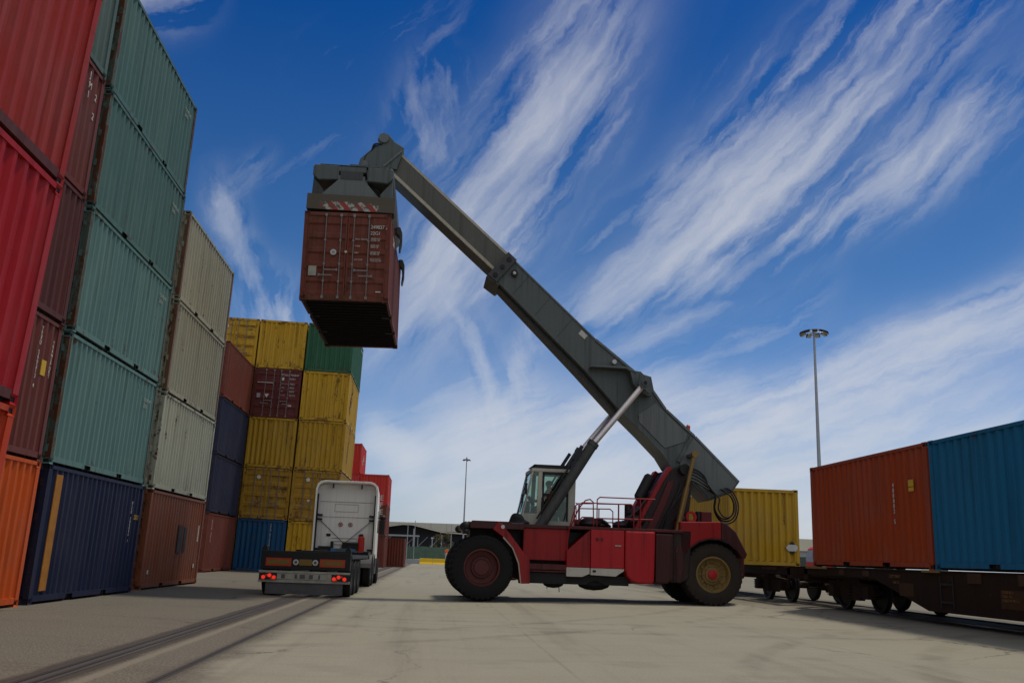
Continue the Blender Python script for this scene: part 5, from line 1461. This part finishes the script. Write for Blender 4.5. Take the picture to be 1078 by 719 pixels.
zd = 1.04
wbits(W1, [(-1.262, -1.246, 13.4+k, 13.85+k, zd-.22, zd-.035) for k in (0, 1.85, 3.4, -3)], 'wagon_patch', 'lashing_plate')
wbits(W1, [(-1.30, -1.246, 23.6, 24.9, zd-.05, zd+.004), (-1.30, -1.246, 18.2, 18.85, zd-.045, zd+.004)], 'yellow_rim', 'container_spigot')
wbits(W1, [(-1.262, -1.246, 22.6, 22.9, zd-.18, zd-.04), (-1.262, -1.246, 21.3, 21.6, zd-.18, zd-.05)], 'wagon_patch', 'lashing_plate')
wbits(W1, [(-1.25, -1.241, 15.4, 16.25, zd-.62, zd-.30), (-1.25, -1.241, 19.3, 19.9, zd-.55, zd-.28)], 'wagon_patch', 'data_panel')
wbits(W2, [(-1.30, -1.246, 26.2, 26.5, zd-.05, zd+.003), (-1.262, -1.246, 27.2, 28.4, zd-.12, zd-.04)], 'wagon_patch', 'lashing_plate')
wbits(W1, [(-1.262, -1.241, 18.20, 18.24, zd-.70, zd-.1), (-1.262, -1.241, 17.75, 17.79, zd-.70, zd-.1), (-1.262, -1.241, 17.79, 18.20, zd-.28, zd-.24), (-1.262, -1.241, 17.79, 18.20, zd-.62, zd-.58)], 'dark_metal', 'ladder_iron')
TM = lambda y, z: T(-1.244, y, z) @ SIDEL
texts('lettering', [('CQYY 03417', .09, TM(20.35, zd-.18)), ('TARE 19 t', .07, TM(20.2, zd-.30))], 'rust_ink', W1)
texts('lettering', [('LOAD 61 t\nTARE 19 t\nLENGTH 19.6 m', .07, T(-1.254, 16.2, zd-.36) @ SIDEL)], 'rust_ink', W1)

# ------------------------------------------------------------------ lamp masts
def mast(x, y, z0, h, label, n, ring, r0):
    root = empty('lamp_mast', (x, y, z0)); tag(root, label, 'lamp mast')
    b = MB(); b.cyl((0, 0, 0), (0, 0, h), r0, r0*.42, n=14); b.box(-r0*1.6, r0*1.6, -r0*1.6, r0*1.6, 0, .08); b.build('pole', 'galv', root, 40)
    b = MB(); b.lathe([(ring-.05, h-.03), (ring, h-.03), (ring, h+.03), (ring-.05, h+.03), (ring-.05, h-.03)], (0, 0, 0), 'z', 24)
    for k in range(4):
        a = k*PI/2; b.tube([(0, 0, h+.02), ((ring-.04)*math.cos(a), (ring-.04)*math.sin(a), h)], .045, 6)
    b.cyl((0, 0, h-.1), (0, 0, h+.35), .16, .10, n=10); b.build('crown_ring', 'galv', root, 40)
    for k in range(n):
        a = 2*PI*k/n+.2
        M = T(ring*math.cos(a), ring*math.sin(a), h-.12) @ Matrix.Rotation(a, 4, 'Z') @ Matrix.Rotation(R(24), 4, 'Y')
        b = MB(); s = ring/1.25; b.prism([(-.25*s, .14*s), (.20*s, .14*s), (.32*s, -.08*s), (-.30*s, -.08*s)], -.25*s, .25*s, 'y', M); fl = b.build('floodlight', 'dark_metal', root)
        b = MB(); b.box(-.27*s, .29*s, -.22*s, .22*s, -.105*s, -.082*s, M); b.build('lens', 'lampwhite', fl)
    return root


mast(40.1, 95, .22, 25.8, 'tall galvanised lamp mast with a ring of floodlights behind the train', 9, 1.25, .26)
mast(5.1, 150, .5, 15.7, 'slim lamp mast rising behind the yellow barriers, left of the cab', 6, .55, .16)

# ------------------------------------------------------------------ far edge of the yard
for k, x in enumerate((.42, 2.05)):
    o = MB()
    o.prism([(-.40, 0), (.40, 0), (.30, .18), (.20, .30), (.16, .72), (-.16, .72), (-.20, .30), (-.30, .18)], -.80, .80, 'x')
    # prism along x with profile in y,z
    ob = o.build('road_barrier', 'barrier_yellow', None, bevel=.03); ob.location = (x-.85, 121.5, gz(0)); 
    tag(ob, ('left' if k == 0 else 'right') + ' one of the two yellow road barriers at the end of the yard', 'barrier', 'yellow barriers')
# fence with green shade cloth
fn = empty('shade_fence', (0, 133, .49)); tag(fn, 'long low fence hung with green shade cloth behind the barriers', 'fence')
b = MB(); n = 120; vs = []
for i in range(n+1):
    x = -26+i*52/n; yy = .04*math.sin(i*1.7)+.03*math.sin(i*.6)
    vs += [(x, yy, .05), (x, yy*.4, 1.75+.05*math.sin(i*.9))]
b.add(vs, [(2*i, 2*i+2, 2*i+3, 2*i+1) for i in range(n)]); b.build('shade_cloth', 'shade_cloth', fn)
for i in range(19):
    x = -26+i*52/18; b = MB(); b.cyl((x, .1, 0), (x, .1, 2.0), .035, n=8); b.build('post', 'galv', fn)
# slim posts in front of the warehouse
for x, y, h, lb in ((-3.0, 124.6, 4.6, 'tall thin steel post just right of the lone brown-red container'), (-2.2, 131.5, 5.2, 'thin steel post second from the lone brown-red container'), (2.75, 128.5, 4.75, 'thin steel post standing beside the worker in orange')):
    root = empty('steel_post', (x, y, .44)); tag(root, lb, 'post', 'thin posts before the warehouse')
    b = MB(); b.cyl((0, 0, 0), (0, 0, h), .055, .045, n=8); b.build('shaft', 'galv', root, 40)
    b = MB(); b.ball((0, 0, h), .06, .06, .05, 8); b.box(-.15, .15, -.15, .15, -.06, .02); b.build('cap', 'galv', root)
root = empty('small_lamp', (.25, 140, .5)); tag(root, 'short white lamp post in front of the dark shed', 'lamp')
b = MB(); b.cyl((0, 0, 0), (0, 0, 3.0), .05, n=8); b.build('post', 'lampwhite', root); b = MB(); b.box(-.18, .18, -.2, .2, 2.95, 3.15); b.build('lamp_head', 'lampwhite', root)
root = empty('gate_canopy', (-4.2, 136, .5)); tag(root, 'small flat canopy on two posts beside the fence', 'canopy')
b = MB(); b.box(-2.0, 2.6, -1, 1, 3.1, 3.3); b.build('roof', 'galv', root)
for x in (-1.8, 2.4): b = MB(); b.cyl((x, 0, 0), (x, 0, 3.1), .06, n=8); b.build('post', 'galv', root)
# warehouse and the dark shed before it
wh = empty('warehouse', (0, 186, .6), (0, 0, R(-4))); tag(wh, 'long pale flat roofed warehouse at the far end of the yard', 'warehouse')
b = MB(); b.box(-60, 60, 0, 40, 0, 5.0); b.build('wall', 'farwall', wh)
b = MB(); b.box(-61, 61, -.8, 41, 5.0, 6.55); b.build('fascia', 'roof_pale', wh)
b = MB()
for k in range(40): b.box(-61+k*3.05-.03, -61+k*3.05+.03, -.83, -.802, 5.0, 6.55)
b.build('fascia_joint', 'farwall', wh)
sh = empty('open_shed', (-4.3, 165, .55)); tag(sh, 'dark open fronted shed with a low curved gable before the warehouse', 'shed')
gp = [(-9.5, 3.2), (-6, 4.35), (-3, 5.05), (-.6, 5.45), (1.0, 5.45), (3.4, 4.95), (6.2, 4.35), (10, 4.2), (14, 4.1)]
b = MB(); b.prism([(x, z) for x, z in gp] + [(14, 0), (-9.5, 0)], 2.0, 16, 'y'); b.build('dark_interior', 'shed_dark', sh)
b = MB(); b.prism([(x, z+.02) for x, z in gp] + [(x, z+.20) for x, z in reversed(gp)], -.6, 16.4, 'y'); b.build('roof', 'shed_dark', sh)
b = MB(); b.prism([(x, z+.02) for x, z in gp] + [(x, z+.17) for x, z in reversed(gp)], -.7, -.61, 'y'); b.build('roof_edge', 'roof_pale', sh)
for x in (-8.5, -3.6, 1.4, 6.2, 11.2): b = MB(); b.box(x-.12, x+.12, -.1, .1, 0, 4.0 if abs(x) > 3.7 else 4.9); b.build('column', 'galv', sh)
for x in (-7.5, -5, -1, 1.2, 3.4): b = MB(); b.tube([(x, .4, .9), (x+2.6, .4, 3.6)], .05, 6); b.build('brace', 'farwall', sh)
# bush-like tree
tre = empty('tree', (1.95, 150, .5)); tag(tre, 'small round olive green tree in front of the dark shed', 'tree')
b = MB(); b.cyl((0, 0, 0), (.05, 0, 1.6), .16, .10, n=10); b.cyl((.05, 0, 1.5), (.7, .2, 2.9), .07, .03, n=8); b.cyl((.05, 0, 1.5), (-.6, -.2, 2.8), .07, .03, n=8); b.cyl((.05, 0, 1.5), (.1, .3, 3.2), .06, .02, n=8); b.build('trunk', 'bark', tre, 40)
rnd = random.Random(3); b = MB()
clumps = []
for i in range(34):
    a = rnd.uniform(0, 2*PI); zc = rnd.uniform(.6, 3.7); rr_ = 1.75*math.sqrt(max(.05, 1-((zc-2.05)/2.0)**2))*rnd.uniform(.55, 1.05)
    clumps.append((rr_*math.cos(a), rr_*math.sin(a), zc, rnd.uniform(.28, .55)))
for cx_, cy__, cz_, cr in clumps:
    for k in range(90):
        v = Vector((rnd.gauss(0, 1), rnd.gauss(0, 1), rnd.gauss(0, 1))).normalized()*cr*rnd.uniform(.5, 1.05)
        p = Vector((cx_, cy__, cz_))+v; s = rnd.uniform(.06, .13)
        q = Matrix.Rotation(rnd.uniform(0, 6.3), 3, 'Z') @ Matrix.Rotation(rnd.uniform(-1, 1), 3, 'X')
        b.add([p+q @ Vector((-s*.5, 0, 0)), p+q @ Vector((0, -s*.9, .02)), p+q @ Vector((s*.5, 0, 0)), p+q @ Vector((0, s*.9, .02))], [(0, 1, 2, 3)])
me = bpy.data.meshes.new('crown'); me.from_pydata(b.v, [], b.f); me.materials.append(MATS['leaves']); link('crown', me, tre)
# between the wagons, far off: a pale hall and a red lorry
fh = empty('far_hall', (75, 190, .3)); tag(fh, 'pale low hall far off, seen between the yellow and dark orange containers', 'hall')
b = MB(); b.box(-16, 22, 0, 25, 0, 4.2); b.build('wall', 'farwall', fh); b = MB(); b.box(-16.5, 22.5, -.4, 25.4, 4.2, 6.6); b.build('fascia', 'roof_pale', fh)
b = MB()
for k in range(6): b.box(-14+k*6, -10+k*6, -.06, -.01, .8, 3.0)
b.build('window_band', 'truckglass', fh)
rl = empty('red_lorry', (43.6, 107, .22)); tag(rl, 'small red lorry cab peeping out behind the dark orange container', 'lorry')
b = MB(); b.prism([(0, .7), (0, 2.2), (.28, 3.1), (.6, 3.35), (2.1, 3.35), (2.1, .7)], -1.2, 1.2, 'y'); b.build('cab_body', 'c_brightred', rl, bevel=.06)
b = MB(); b.prism([(-.015, 1.65), (-.015, 2.2), (.235, 2.98), (.25, 2.98), (.012, 2.2), (.012, 1.65)], -1.08, 1.08, 'y'); b.box(.4, 1.5, -1.215, -1.202, 1.75, 2.75); b.build('window', 'farwall', rl)
b = MB(); b.box(2.1, 8.0, -1.1, 1.1, .85, 1.15); b.build('load_bed', 'dark_metal', rl); b = MB(); b.tube([(.1, -1.2, 2.6), (-.15, -1.45, 2.6)], .03); b.box(-.2, -.05, -1.6, -1.4, 2.0, 2.7); b.tube([(.5, -1, 3.3), (.5, -1, 3.9)], .03); b.build('mirror', 'black', rl)
for x in (.7, 4.8, 6.2):
    for s in (1, -1): w_r = empty('wheel', (x, s*1.0, .5)); w_r.parent = rl; b = MB(); b.lathe([(.28, -.14), (.45, -.16), (.5, -.1), (.5, .1), (.45, .16), (.28, .14)], (0, 0, 0), 'y', 24); b.build('tyre', 'rubber', w_r, 40); b = MB(); b.lathe([(.30, .12*s), (.26, .02*s), (.001, .06*s)], (0, 0, 0), 'y', 20); b.build('rim', 'flapgrey', w_r, 40)


# ------------------------------------------------------------------ one mesh per loose piece for small repeated parts
def split_loose(o):
    me = o.data; n = len(me.vertices); par = list(range(n))
    def find(a):
        while par[a] != a: par[a] = par[par[a]]; a = par[a]
        return a
    for e in me.edges: par[find(e.vertices[0])] = find(e.vertices[1])
    groups = {}
    for p in me.polygons: groups.setdefault(find(p.vertices[0]), []).append(p)
    if len(groups) < 2: return
    first = True; mats_ = list(me.materials)
    for g in groups.values():
        ids = sorted({v for p in g for v in p.vertices}); ix = {v: i for i, v in enumerate(ids)}
        m2 = bpy.data.meshes.new(me.name); m2.from_pydata([me.vertices[v].co for v in ids], [], [[ix[v] for v in p.vertices] for p in g])
        for mm in mats_: m2.materials.append(mm)
        for p, q in zip(m2.polygons, g): p.material_index = q.material_index; p.use_smooth = q.use_smooth
        if first: o.data = m2; first = False
        else:
            c = o.copy(); c.data = m2; COL.objects.link(c)


for o in list(SC.objects):
    if o.type == 'MESH' and o.name.split('.')[0] in ('bolt', 'lens', 'lens_amber', 'lamp_lens', 'twistlock', 'sticker', 'paint_patch', 'reflector_plate', 'hose', 'hose_bundle', 'hose_loop', 'wiper', 'rubber_lip',
                                                     'headlamp', 'window_band', 'cab_mount', 'white_hem', 'strap', 'weld_seam', 'wear_strip', 'lashing_plate', 'fascia_joint', 'step_iron', 'bracket', 'hinge', 'side_window', 'eyes_and_mouth'):
        if len(o.data.vertices) < 6000: split_loose(o)
